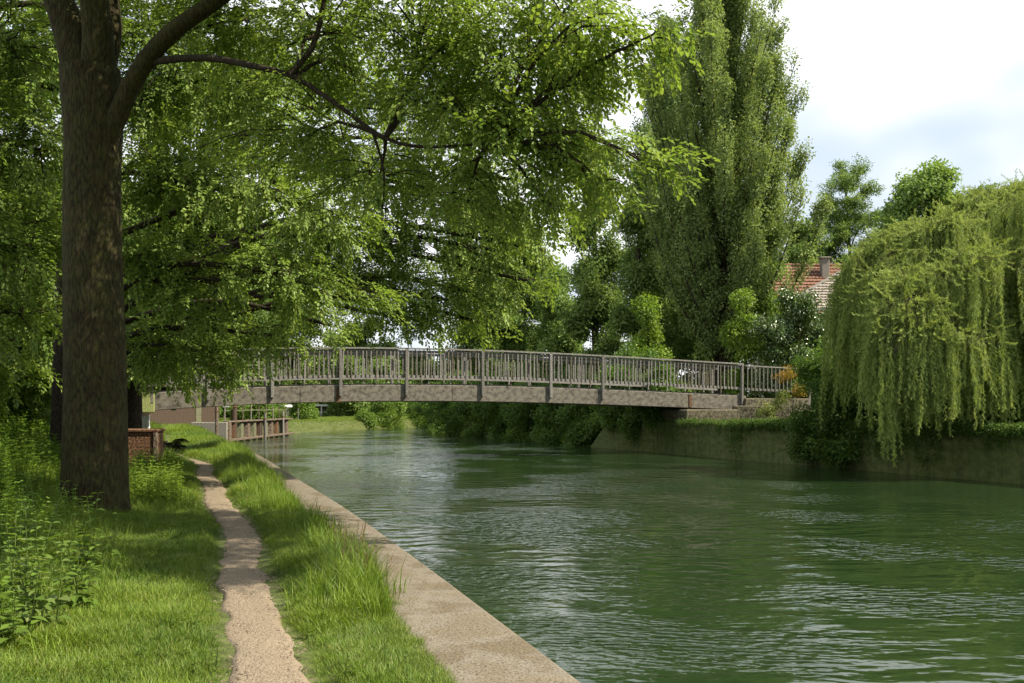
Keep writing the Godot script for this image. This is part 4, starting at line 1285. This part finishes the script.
func willow() -> void:
	var d := 26.5
	var base := px(1016, 400, d)
	base.y = ground_h(base.x, d) - .1
	var node := thing("weeping_willow", "weeping willow trailing long strands down to the water", "tree", base)
	var q := func(x: float, y: float, dd: float) -> Vector3: return px(x, y, dd) - base
	var mb := MB.new()
	var spine := []
	for f in [[[1022, 432, d], [1006, 380, d], [986, 325, d], [960, 270, 26.5], [930, 235, 26.0], .27, .07], [[992, 340, d], [1010, 270, 27], [1030, 210, 27.5], .17, .05], [[962, 274, d], [985, 230, 28.0], [1000, 200, 28.5], .11, .04], [[975, 298, d], [930, 290, 25.2], [895, 300, 24.5], .09, .03], [[960, 270, 26.5], [905, 250, 27.5], [868, 262, 28.0], .09, .03], [[1000, 360, 26.4], [1050, 300, 25.0], [1090, 260, 24.5], .13, .05]]:
		var pts := []
		for k in f.size() - 2: pts.append(q.call(f[k][0], f[k][1], f[k][2]))
		var c := curve(pts, .25)
		mb.tube(c, tapered(c.size(), f[f.size() - 2], f[f.size() - 1]), 12, Color.WHITE, noise, .12)
		for k in range(2, c.size(), 2): spine.append(c[k])
	var bufs := [PackedFloat32Array(), PackedFloat32Array(), PackedFloat32Array()]
	var twigs := MB.new()
	# arching boughs; strands hang from them
	var domes := [[945, 262, 26.5, 1.5, 1.2, 1.6, 110], [985, 285, 25.6, 1.4, 1.0, 1.2, 100], [915, 250, 28.0, 1.0, .8, 1.2, 60], [905, 300, 25.2, .9, .8, 1.0, 70], [875, 292, 27.0, .7, .7, 1.0, 55], [858, 318, 27.6, .5, .6, .8, 40], [880, 262, 28.4, .7, .6, 1.0, 45], [1015, 230, 26.4, 1.2, .9, 1.2, 70], [985, 215, 28.0, 1.0, .8, 1.2, 60], [1045, 215, 28.0, 1.4, 1.0, 1.4, 70], [960, 228, 28.6, .9, .6, 1.0, 45], [1000, 290, 24.6, 1.8, 1.0, 1.0, 130], [915, 352, 24.2, 1.2, .35, .7, 95], [960, 350, 24.0, 1.2, .4, .6, 70], [1070, 270, 25.5, 2.0, 1.4, 2.0, 120], [850, 310, 28.5, .6, .6, .9, 40]]
	for dm in domes:
		var c: Vector3 = q.call(dm[0], dm[1], dm[2])
		for k in dm[6]:
			var u := rdir()
			u.y = absf(u.y)
			var e := c + Vector3(u.x * dm[3], u.y * dm[4], u.z * dm[5]) * rr(.75, 1.05)
			var best := 1e9
			var s := c
			for p in spine:
				var dist: float = p.distance_to(e) + (1.5 if p.y > e.y + .3 else 0.0)
				if dist < best: best = dist; s = p
			var mid := s.lerp(e, .6) + Vector3(0, .25 + .12 * best, 0)
			var cv := curve([s, mid, e], .35)
			twigs.tube(cv, tapered(cv.size(), .014, .004), 3)
			for j in 4:
				var hd := (Vector3(u.x, 0, u.z) * .7 + rdir() * .6 + Vector3(0, -.25, 0)).normalized()
				var hx := hd.cross(Vector3.UP).normalized()
				var hs := rr(.4, .7)
				put(bufs[2], Basis(hx * hs, -hd * hs, hx.cross(-hd) * hs), cv[int(rr(.35, 1.0) * (cv.size() - 1))] + inball() * .1, Color(.22, .30, .075).lerp(Color(.35, .43, .13), rng.randf()))
			var low: bool = dm[0] < 990 and dm[1] > 330
			var n := int(rr(4, 8))
			for j in n:
				var p: Vector3 = cv[int(rr(.45, 1.0) * (cv.size() - 1))] + inball() * .22
				var drop := int(rr(1, 4.2)) if not low else int(rr(2, 3.5))
				var yaw := Basis(Vector3.UP, rr(0, TAU))
				var lean := Vector3(u.x, 0, u.z) * .16
				var floor_y := rr(.95, 2.5)
				for m in drop:
					var kind := rng.randi() % 3
					var len_: float = [1.1, 1.5, .8][kind]
					var sc := rr(.75, 1.05)
					var wp := p + base
					if wp.y - len_ * sc < floor_y: break
					var hang := Vector3(lean.x, -1, lean.z).normalized()
					var x := yaw.x - hang * yaw.x.dot(hang); x = x.normalized()
					put(bufs[kind], Basis(x * sc, -hang * sc, x.cross(-hang) * sc), p, Color(.22, .30, .075).lerp(Color(.35, .43, .13), rng.randf()))
					p += hang * len_ * sc * .92
					lean *= .4
	# the long strands that reach the water
	for k in 70:
		var sx := rr(868, 915) if k % 3 == 0 else rr(880, 900)
		var p: Vector3 = q.call(sx, rr(335, 372), rr(23.6, 25.2))
		var stop := rr(.25, 1.6) if sx > 878 and sx < 902 else rr(.9, 2.2)
		twigs.tube(curve([q.call(910, 330, 25.0), p + Vector3(.2, .4, 0), p], .4), PackedFloat32Array([.012, .012, .01, .008, .006, .005, .005, .005, .005, .005, .005, .005, .005, .005, .005, .005, .005, .005, .005, .005]), 3)
		while p.y + base.y - 1.0 > stop:
			var kind := rng.randi() % 3
			put(bufs[kind], Basis(Vector3.UP, rr(0, TAU)) * Basis.from_scale(Vector3(.9, .85, .9)), p, Color(.21, .29, .07).lerp(Color(.33, .41, .12), rng.randf()))
			p += Vector3(rr(-.04, .04), -[1.1, 1.5, .8][kind] * .8, rr(-.04, .04))
	part("trunk", mb.mesh(), M.bark_dark, node)
	part("branches", twigs.mesh(), M.bark_dark, node, Vector3.ZERO, "stuff")
	for k in 3: many("crown" if k == 0 else "foliage", G.strand[k], M.leaf_soft, bufs[k], node)

func far_trees() -> void:
	var gp := func(x: float, d: float) -> Vector3:
		var p := px(x, 400, d)
		p.y = ground_h(p.x, d) - .2
		return p
	var far := {"mesh": G.clump_far, "mat": M.leaf_soft, "a": Color(.13, .21, .06), "b": Color(.21, .30, .085), "density": 8, "branches": .75, "size": 1.0}
	# x, distance, height, width, low, lobes, label, sparse, bright
	var list := [
		[848, 78, 20.5, 8.2, .36, 26, "open airy tree standing against the sky behind the house", .45, 1.1],
		[802, 76, 15.0, 6.5, .2, 18, "leafy tree behind the house's chimney", .8, 1.0],
		[928, 66, 17.2, 8.6, .2, 22, "rounded bright green tree above the willow", 1.0, 1.25],
		[895, 72, 11.5, 8.0, .2, 16, "tree between the airy tree and the rounded bright tree", 1.0, 1.0],
		[985, 70, 16.5, 9.0, .2, 16, "broad tree hidden behind the willow's top", 1.0, 1.0],
		[1060, 60, 15.0, 9.0, .1, 11, "broad tree past the right edge behind the willow", 1.0, 1.0],
		[880, 52, 8.0, 7.0, .05, 10, "low dark tree behind the willow beside the house", 1.0, 1.0],
		[960, 44, 7.0, 7.0, .05, 10, "low dark tree behind the willow's strands", 1.0, 1.0],
		[1040, 42, 8.0, 8.0, .05, 10, "low dark tree behind the willow's trunk", 1.0, 1.0],
		[560, 88, 17.0, 8.0, .1, 11, "tree beyond the dark tree at the middle of the bridge", 1.0, 1.0],
		[520, 104, 24.0, 11.0, .06, 15, "far tree over the bridge rail left of the dark tree", 1.0, 1.0],
		[478, 100, 28.0, 11.0, .02, 18, "far tree seen through the bright leaves above the bridge", 1.0, 1.0],
		[415, 112, 7.0, 11.0, .0, 14, "far tree beyond the canal's bend", 1.0, 1.05],
		[385, 98, 6.5, 7.0, .0, 13, "round tree on the lawn beyond the canal's bend", 1.0, 1.15],
		[350, 95, 6.5, 7.0, .0, 13, "dense tree on the lawn under the bridge", 1.0, 1.05],
		[345, 112, 11.0, 11.0, .0, 14, "tall far tree behind the lawn's dense tree", 1.0, 1.0],
		[270, 104, 22.0, 12.0, .05, 16, "far tree behind the white veranda", 1.0, 1.0],
		[225, 86, 22.0, 12.0, .08, 14, "tree behind the white canopy", 1.0, 1.0],
		[170, 72, 20.0, 11.0, .08, 14, "tree behind the brown shed", 1.0, 1.0],
		[140, 60, 14.0, 9.0, .08, 12, "tree behind the bridge's left landing", 1.0, 1.0],
		[70, 52, 13.0, 10.0, .05, 12, "tree far behind the big trunk", 1.0, 1.0],
		[0, 44, 13.0, 10.0, .05, 12, "tree far behind the left hedge", 1.0, 1.0],
		[328, 101, 7.0, 7.0, .0, 11, "low dense tree next to the white veranda", 1.0, 1.0],
		[412, 101, 7.0, 7.0, .0, 11, "low dense tree over the row of shrubs at the bend", 1.0, 1.0],
		[368, 103, 11.0, 8.0, .0, 11, "shaded tree between the two lawn trees", 1.0, 1.0],
		[300, 112, 9.0, 9.0, .0, 11, "dense tree closing the view behind the veranda", 1.0, 1.0],
		[460, 92, 6.0, 7.0, .02, 10, "low leafy tree where the canal bends away", 1.0, 1.0],
	]
	for k in list.size():
		var t: Array = list[k]
		var o := far.duplicate()
		o.branches = far.branches * t[7]
		o.a = Color(far.a.r * t[8], far.a.g * t[8], far.a.b * t[8])
		o.b = Color(far.b.r * t[8], far.b.g * t[8], far.b.b * t[8])
		if t[7] < .6: o.size = .5; o.density = 4; o.branches = 1.5
		simple_tree("broadleaf_tree", t[6], "tree", gp.call(t[0], t[1]), t[2], t[3], t[4], t[5], o)
	# low shrubs on the far bank at the bend
	var low := {"mesh": G.clump, "mat": M.leaf, "a": Color(.10, .18, .03), "b": Color(.18, .28, .04), "density": 7, "branches": 1.2, "size": 1.0}
	for k in 7:
		var d: float = [67.5, 69.5, 72.0, 75.0, 78.0, 81.0, 70.0][k]
		var b := Vector3(xl(d) - [2.6, 4.4, 3.2, 5.0, 3.4, 4.6, 7.5][k], .8, -d)
		b.y = ground_h(b.x, d) - .05
		simple_tree("lawn_shrub", ["leafy shrub just past the end of the sheet piling", "second shrub past the sheet piling, set back on the lawn", "third shrub past the sheet piling", "fourth shrub past the sheet piling, set back on the lawn", "fifth shrub past the sheet piling", "last shrub of the lawn before the bend's row", "shrub set farthest back behind the sheet piling's end"][k], "shrub", b, rr(1.1, 2.2), rr(1.6, 2.8), .0, 7, low, "shrubs along the lawn")
	for k in 6:
		var x: float = [352.0, 366.0, 388.0, 408.0, 420.0, 340.0][k]
		var d: float = [86.0, 87.5, 90.0, 92.5, 95.0, 84.0][k]
		var b: Vector3 = gp.call(x, d)
		b.x = xl(d) - 1.4
		b.y = .2
		simple_tree("bend_shrub", ["round shrub on the lawn at the bend, second in its row", "round shrub at the bend, third in its row", "shrub at the bend, fourth in its row", "shrub at the bend, fifth in its row", "shrub at the end of the row at the bend", "first small shrub of the row at the bend"][k], "shrub", b, [2.6, 3.0, 1.5, 1.3, 1.6, 1.2][k], [2.6, 2.8, 2.0, 1.8, 2.4, 1.8][k], .0, 7, low, "shrubs at the canal's bend")

# ------------------------------------------------------------------ grass and weeds
func ground_cover() -> void:
	var bufs := [PackedFloat32Array(), PackedFloat32Array()]
	var tall := [PackedFloat32Array(), PackedFloat32Array()]
	var fresh := Color(.19, .275, .028)
	var deep := Color(.095, .175, .02)
	var straw := Color(.24, .23, .08)
	var put_grass := func(x: float, d: float, sc: float, into: Array, c: Color) -> void:
		var y := ground_h(x, d)
		var b := Basis(Vector3.UP, rr(0, TAU)) * Basis(Vector3.RIGHT, rr(-.18, .18)) * Basis.from_scale(Vector3(sc, sc * rr(.8, 1.25), sc))
		put(into[rng.randi() % 2], b, Vector3(x, y - .01, -d), c)
	# short grass from the quay to the hedge
	var zones := [[3.2, 8.0, 26000, 1.0], [8.0, 14.0, 24000, 1.15], [14.0, 24.0, 22000, 1.6], [24.0, 48.0, 20000, 2.4]]
	for z in zones:
		for k in z[2]:
			var d := sqrt(rr(z[0] * z[0], z[1] * z[1]))
			var s := .80 + pow(rng.randf(), 1.15) * (6.2 if d < 14 else 8.5)
			if d > 33.5: s = rr(.25, 9.0)
			var c := path_s(d)
			var gap := absf(s - c)
			var hw := .255 - .1 * smoothstep(26, 36, d) + .10 * noise.get_noise_2d(s * 6.0, d * 14.0) - .02
			if gap < hw and rng.randf() > .012 + smoothstep(hw - .06, hw, gap) * .3: continue
			var patch := noise.get_noise_2d((xl(d) - s) * 4.0, d * 4.0)
			var len_: float = 1.0 + .7 * smoothstep(2.7, 4.2, s) + .6 * clampf(patch, 0, 1)
			len_ *= lerpf(.35, 1.0, smoothstep(hw, hw + .35, gap))
			if s < 1.0: len_ *= .8
			var col := deep.lerp(fresh, clampf(.5 + patch * .9 + rr(-.35, .35), 0, 1))
			if rng.randf() < .12 + .16 * (1.0 - smoothstep(hw, hw + .2, gap)): col = col.lerp(straw, rr(.3, .8))
			put_grass.call(xl(d) - s, d, z[3] * len_, bufs, col)
	# taller grass along the quay and where the bank swells
	for k in 5200:
		var d := rr(7.0, 44.0)
		var patch := noise.get_noise_1d(d * 2.6 + 11.0)
		var edge := .78 if d < 33 else .2
		var s := edge + absf(rng.randfn(0, .22)) + .05
		if d < 24.0 and patch < .05: continue
		var c := path_s(d)
		if absf(s - c) < .32: continue
		put_grass.call(xl(d) - s, d, rr(.45, .95) * (1.0 if d < 24 else 1.25), tall, deep.lerp(fresh, rng.randf()))
	# creeping tufts on the inner edge of the quay
	for k in 1500:
		var d := 3.6 + pow(rng.randf(), 1.5) * 26.0
		var reach := .10 + .16 * noise.get_noise_1d(d * 10.0 + 200.0)
		if reach < .04: continue
		var s := .86 - rng.randf() * reach
		var y := .272
		var sc := rr(.4, .9)
		put(bufs[k % 2], Basis(Vector3.UP, rr(0, TAU)) * Basis.from_scale(Vector3(sc, sc, sc)), Vector3(xl(d) - s, y, -d), deep.lerp(fresh, rng.randf()).lerp(straw, rr(0, .4)))
	# tall clumps at the quay's edge
	for cl in [[7.9, .95, .3, 110], [8.5, .95, .34, 130], [9.2, .88, .3, 90], [10.2, .88, .35, 80], [12.2, .85, .35, 60], [21.0, 1.05, .7, 170], [23.5, 1.0, .8, 150], [19.0, .95, .5, 90], [27.0, 1.0, .9, 150], [30.0, .9, 1.0, 150]]:
		for k in cl[3]:
			var d: float = cl[0] + rng.randfn(0, cl[2] * .8)
			var s: float = cl[1] + rng.randfn(0, cl[2] * .32)
			put_grass.call(xl(d) - maxf(s, .6), d, rr(.6, 1.2), tall, deep.lerp(fresh, rng.randf() * .9))
	# long grass under the trees
	for k in 4500:
		var d := sqrt(rr(4.0 * 4.0, 30.0 * 30.0))
		var s := 2.9 + rng.randf() * 7.0
		if noise.get_noise_2d(s * 5.0, d * 5.0) < -.15: continue
		put_grass.call(xl(d) - s, d, rr(.5, 1.0), tall, deep.lerp(fresh, rng.randf() * .8))
	for k in 2:
		var g := many("grass", G.tuft[k], M.blade, bufs[k], self)
		g.set_meta("label", ["short lawn grass on both sides of the trodden path", "finer short grass mixed through the canal bank lawn"][k])
		g.set_meta("category", "grass")
		g = many("tall_grass", G.tuft_tall[k], M.blade, tall[k], self)
		g.set_meta("label", ["tall grass along the quay and under the trees", "long arching grass in clumps on the bank"][k])
		g.set_meta("category", "grass")
	# leafy undergrowth left of the path
	var wb := [PackedFloat32Array(), PackedFloat32Array(), PackedFloat32Array()]
	for k in 12000:
		var d := sqrt(rr(4.6 * 4.6, 30.0 * 30.0))
		var s := 3.1 + rng.randf() * 8.0
		if d < 11.5: s = lerpf(3.0, 4.0, smoothstep(11.5, 5.0, d)) + pow(rng.randf(), .8) * 4.5
		if noise.get_noise_2d(s * 3.0 + 50.0, d * 3.0) < -.12 + .25 * (1.0 - smoothstep(3.2, 4.4, s)): continue
		var x := xl(d) - s
		var sc := rr(.6, 1.2) * lerpf(.6, 1.25, smoothstep(3.2, 6.0, s))
		put(wb[rng.randi() % 3], Basis(Vector3.UP, rr(0, TAU)) * Basis(Vector3.RIGHT, rr(-.25, .25)) * Basis.from_scale(Vector3(sc, sc, sc)), Vector3(x, ground_h(x, d) - .02, -d), Color(.10, .19, .022).lerp(Color(.22, .32, .05), pow(rng.randf(), 1.4)))
	for k in 3800:
		var d := sqrt(rr(3.6 * 3.6, 20.0 * 20.0))
		var s := rr(.86, 4.5)
		if absf(s - path_s(d)) < .3 or noise.get_noise_2d(s * 8.0 + 20.0, d * 8.0) < -.05: continue
		var x := xl(d) - s
		var sc := rr(.12, .34)
		put(wb[rng.randi() % 3], Basis(Vector3.UP, rr(0, TAU)) * Basis.from_scale(Vector3(sc * 1.5, sc, sc * 1.5)), Vector3(x, ground_h(x, d) - .01, -d), Color(.09, .16, .03).lerp(Color(.17, .23, .05), rng.randf()))
	# weeds round the foot of the rusty box and trunk
	for k in 500:
		var d := rr(14.5, 21.0)
		var s := rr(2.6, 3.6)
		var x := xl(d) - s
		var sc := rr(.6, 1.2)
		put(wb[rng.randi() % 3], Basis(Vector3.UP, rr(0, TAU)) * Basis.from_scale(Vector3(sc, sc, sc)), Vector3(x, ground_h(x, d) - .02, -d), Color(.13, .22, .03).lerp(Color(.25, .34, .06), rng.randf()))
	for k in 3:
		var g := many("undergrowth", G.weed[k], M.leaf, wb[k], self)
		g.set_meta("label", ["leafy weeds covering the shaded slope beside the trunk", "slender nettles scattered through the shaded slope", "broad leaved weeds low on the shaded slope"][k])
		g.set_meta("category", "weeds")
	# single weeds in the near corner
	var names := ["pale leafy weed lowest in the near corner", "tall weed at the picture's left edge above the pale weed", "leafy weed with broad leaves beside the pale weed", "slender weed standing between the pale weed and the trunk", "bushy weed left of the big trunk's foot", "weed with drooping leaves at the left edge below the bush"]
	var at := [[38, 640, 6.4, .62], [14, 590, 7.2, .8], [70, 610, 7.0, .6], [95, 565, 8.6, .7], [40, 540, 9.4, .8], [8, 640, 6.0, .55]]
	for k in names.size():
		var p := px(at[k][0], at[k][1], at[k][2])
		p.y = ground_h(p.x, at[k][2]) - .02
		var w := thing("leafy_weed", names[k], "plant", p, "single weeds in the near corner")
		for j in 6:
			var mb := MB.new()
			var h: float = at[k][3] * rr(.75, 1.1)
			var lean := Vector3(rr(-.25, .25), 1, rr(-.25, .25)) * h
			var o := Vector3(rr(-.12, .12), 0, rr(-.12, .12))
			mb.tube(PackedVector3Array([o, o + lean * .5 + Vector3(.01, 0, 0), o + lean]), PackedFloat32Array([.005, .004, .002]), 5, Color(.18, .24, .06))
			var st := part("stem", mb.mesh(), M.leaf, w)
			mb = MB.new()
			for m in 9:
				var t := lerpf(.2, 1.0, m / 8.0)
				var a := m * 1.57 + rr(-.4, .4)
				var sz := lerpf(1.1, .5, t)
				for sg in [0.0, PI]:
					var c := Color(.11, .18, .035).lerp(Color(.21, .27, .09) if k == 0 else Color(.14, .23, .035), rng.randf())
					leaf(mb, o + lean * t, Vector3(cos(a + sg), rr(-.4, .1) + t * .3, sin(a + sg)), Vector3(rr(-.3, .3), 1, rr(-.3, .3)), .125 * sz * rr(.8, 1.2), .075 * sz * rr(.8, 1.2), c)
			part("leaves", mb.mesh(), M.leaf, st, Vector3.ZERO, "stuff")
	# small stones and dry bits on the path
	var gb := PackedFloat32Array()
	var gm := MB.new()
	for k in 8:
		var t0 := Vector3(rr(-.5, .5), 0, rr(-.5, .5)) * .12
		var r := rr(.004, .011)
		var ring := []
		for j in 5: ring.append(t0 + Vector3(cos(TAU * j / 5) * r * rr(.7, 1.3), 0, sin(TAU * j / 5) * r * rr(.7, 1.3)))
		for j in 5: gm.tri(ring[j], ring[(j + 1) % 5], t0 + Vector3(0, r * .7, 0), Vector3(cos(TAU * (j + .5) / 5), .8, sin(TAU * (j + .5) / 5)).normalized(), Color(1, 1, 1) * rr(.7, 1.2))
	for k in 1500:
		var d := 3.5 + pow(rng.randf(), 1.6) * 24.0
		var c := path_s(d)
		var s := c + rng.randfn(0, .1)
		put(gb, Basis(Vector3.UP, rr(0, TAU)) * Basis.from_scale(Vector3.ONE * rr(.5, 1.3)), Vector3(xl(d) - s, left_h(c, d) + .026, -d), Color(.16, .12, .085).lerp(Color(.34, .28, .21), rng.randf()))
	var gr := many("gravel", gm.mesh(), M.dry, gb, self)
	gr.set_meta("label", "small stones and dry bits strewn on the trodden path"); gr.set_meta("category", "gravel")
	# dry seed stalks at the quay
	var sb := PackedFloat32Array()
	var sm := MB.new()
	for k in 5:
		var a := rr(0, TAU)
		var o := Vector3(cos(a), 0, sin(a)) * .05
		var tip := o + Vector3(cos(a) * .12, rr(.4, .6), sin(a) * .12)
		sm.tube(PackedVector3Array([o, o.lerp(tip, .5), tip]), PackedFloat32Array([.0035, .003, .002]), 3)
		for j in 6:
			leaf(sm, o.lerp(tip, .68 + j * .06), Vector3(rr(-.5, .5), 1, rr(-.5, .5)), Vector3(rr(-1, 1), .2, rr(-1, 1)), .05, .014, Color(1.1, .9, .8), true)
	for cl in [[8.3, .84, .3, 6], [9.0, .78, .4, 6], [9.8, .76, .4, 6], [10.8, .74, .5, 5], [7.9, .86, .2, 3]]:
		for k in cl[3]:
			var d: float = cl[0] + rng.randfn(0, cl[2] * .7)
			var x := xl(d) - maxf(.45, cl[1] + rng.randfn(0, .13))
			var sc := rr(.4, .75)
			put(sb, Basis(Vector3.UP, rr(0, TAU)) * Basis.from_scale(Vector3(sc, sc, sc)), Vector3(x, ground_h(x, d), -d), Color(.17, .13, .085).lerp(Color(.25, .21, .12), rng.randf()))
	var sd := many("seed_stalks", sm.mesh(), M.dry, sb, self)
	sd.set_meta("label", "brown seeding grass stalks along the quay's edge"); sd.set_meta("category", "grass")
	# grass on the far lawns and right bank
	var fb := PackedFloat32Array()
	for k in 14000:
		var d := rr(20.0, 100.0)
		var x := 0.0
		if rng.randf() < .5 or d > 72.0:
			if d < 48.0: continue
			x = xl(d) - rr(.3, 9.0)
			if d > 49.0 and d < 66.0: x = xl(d) - rr(.6, 4.0)
		else:
			x = xr(d) + rr(.55 if d < 44 else .5, 7.0)
		var sc := rr(1.8, 3.6) * (.6 if d < 44 else 1.0)
		put(fb, Basis(Vector3.UP, rr(0, TAU)) * Basis.from_scale(Vector3(sc, sc * .8, sc)), Vector3(x, ground_h(x, d) - .02, -d), deep.lerp(fresh, rng.randf()).lerp(straw, rr(0, .25)))
	var fg := many("bank_grass", G.tuft[0], M.blade, fb, self)
	fg.set_meta("label", "grass on the far lawn and on top of the right bank"); fg.set_meta("category", "grass")
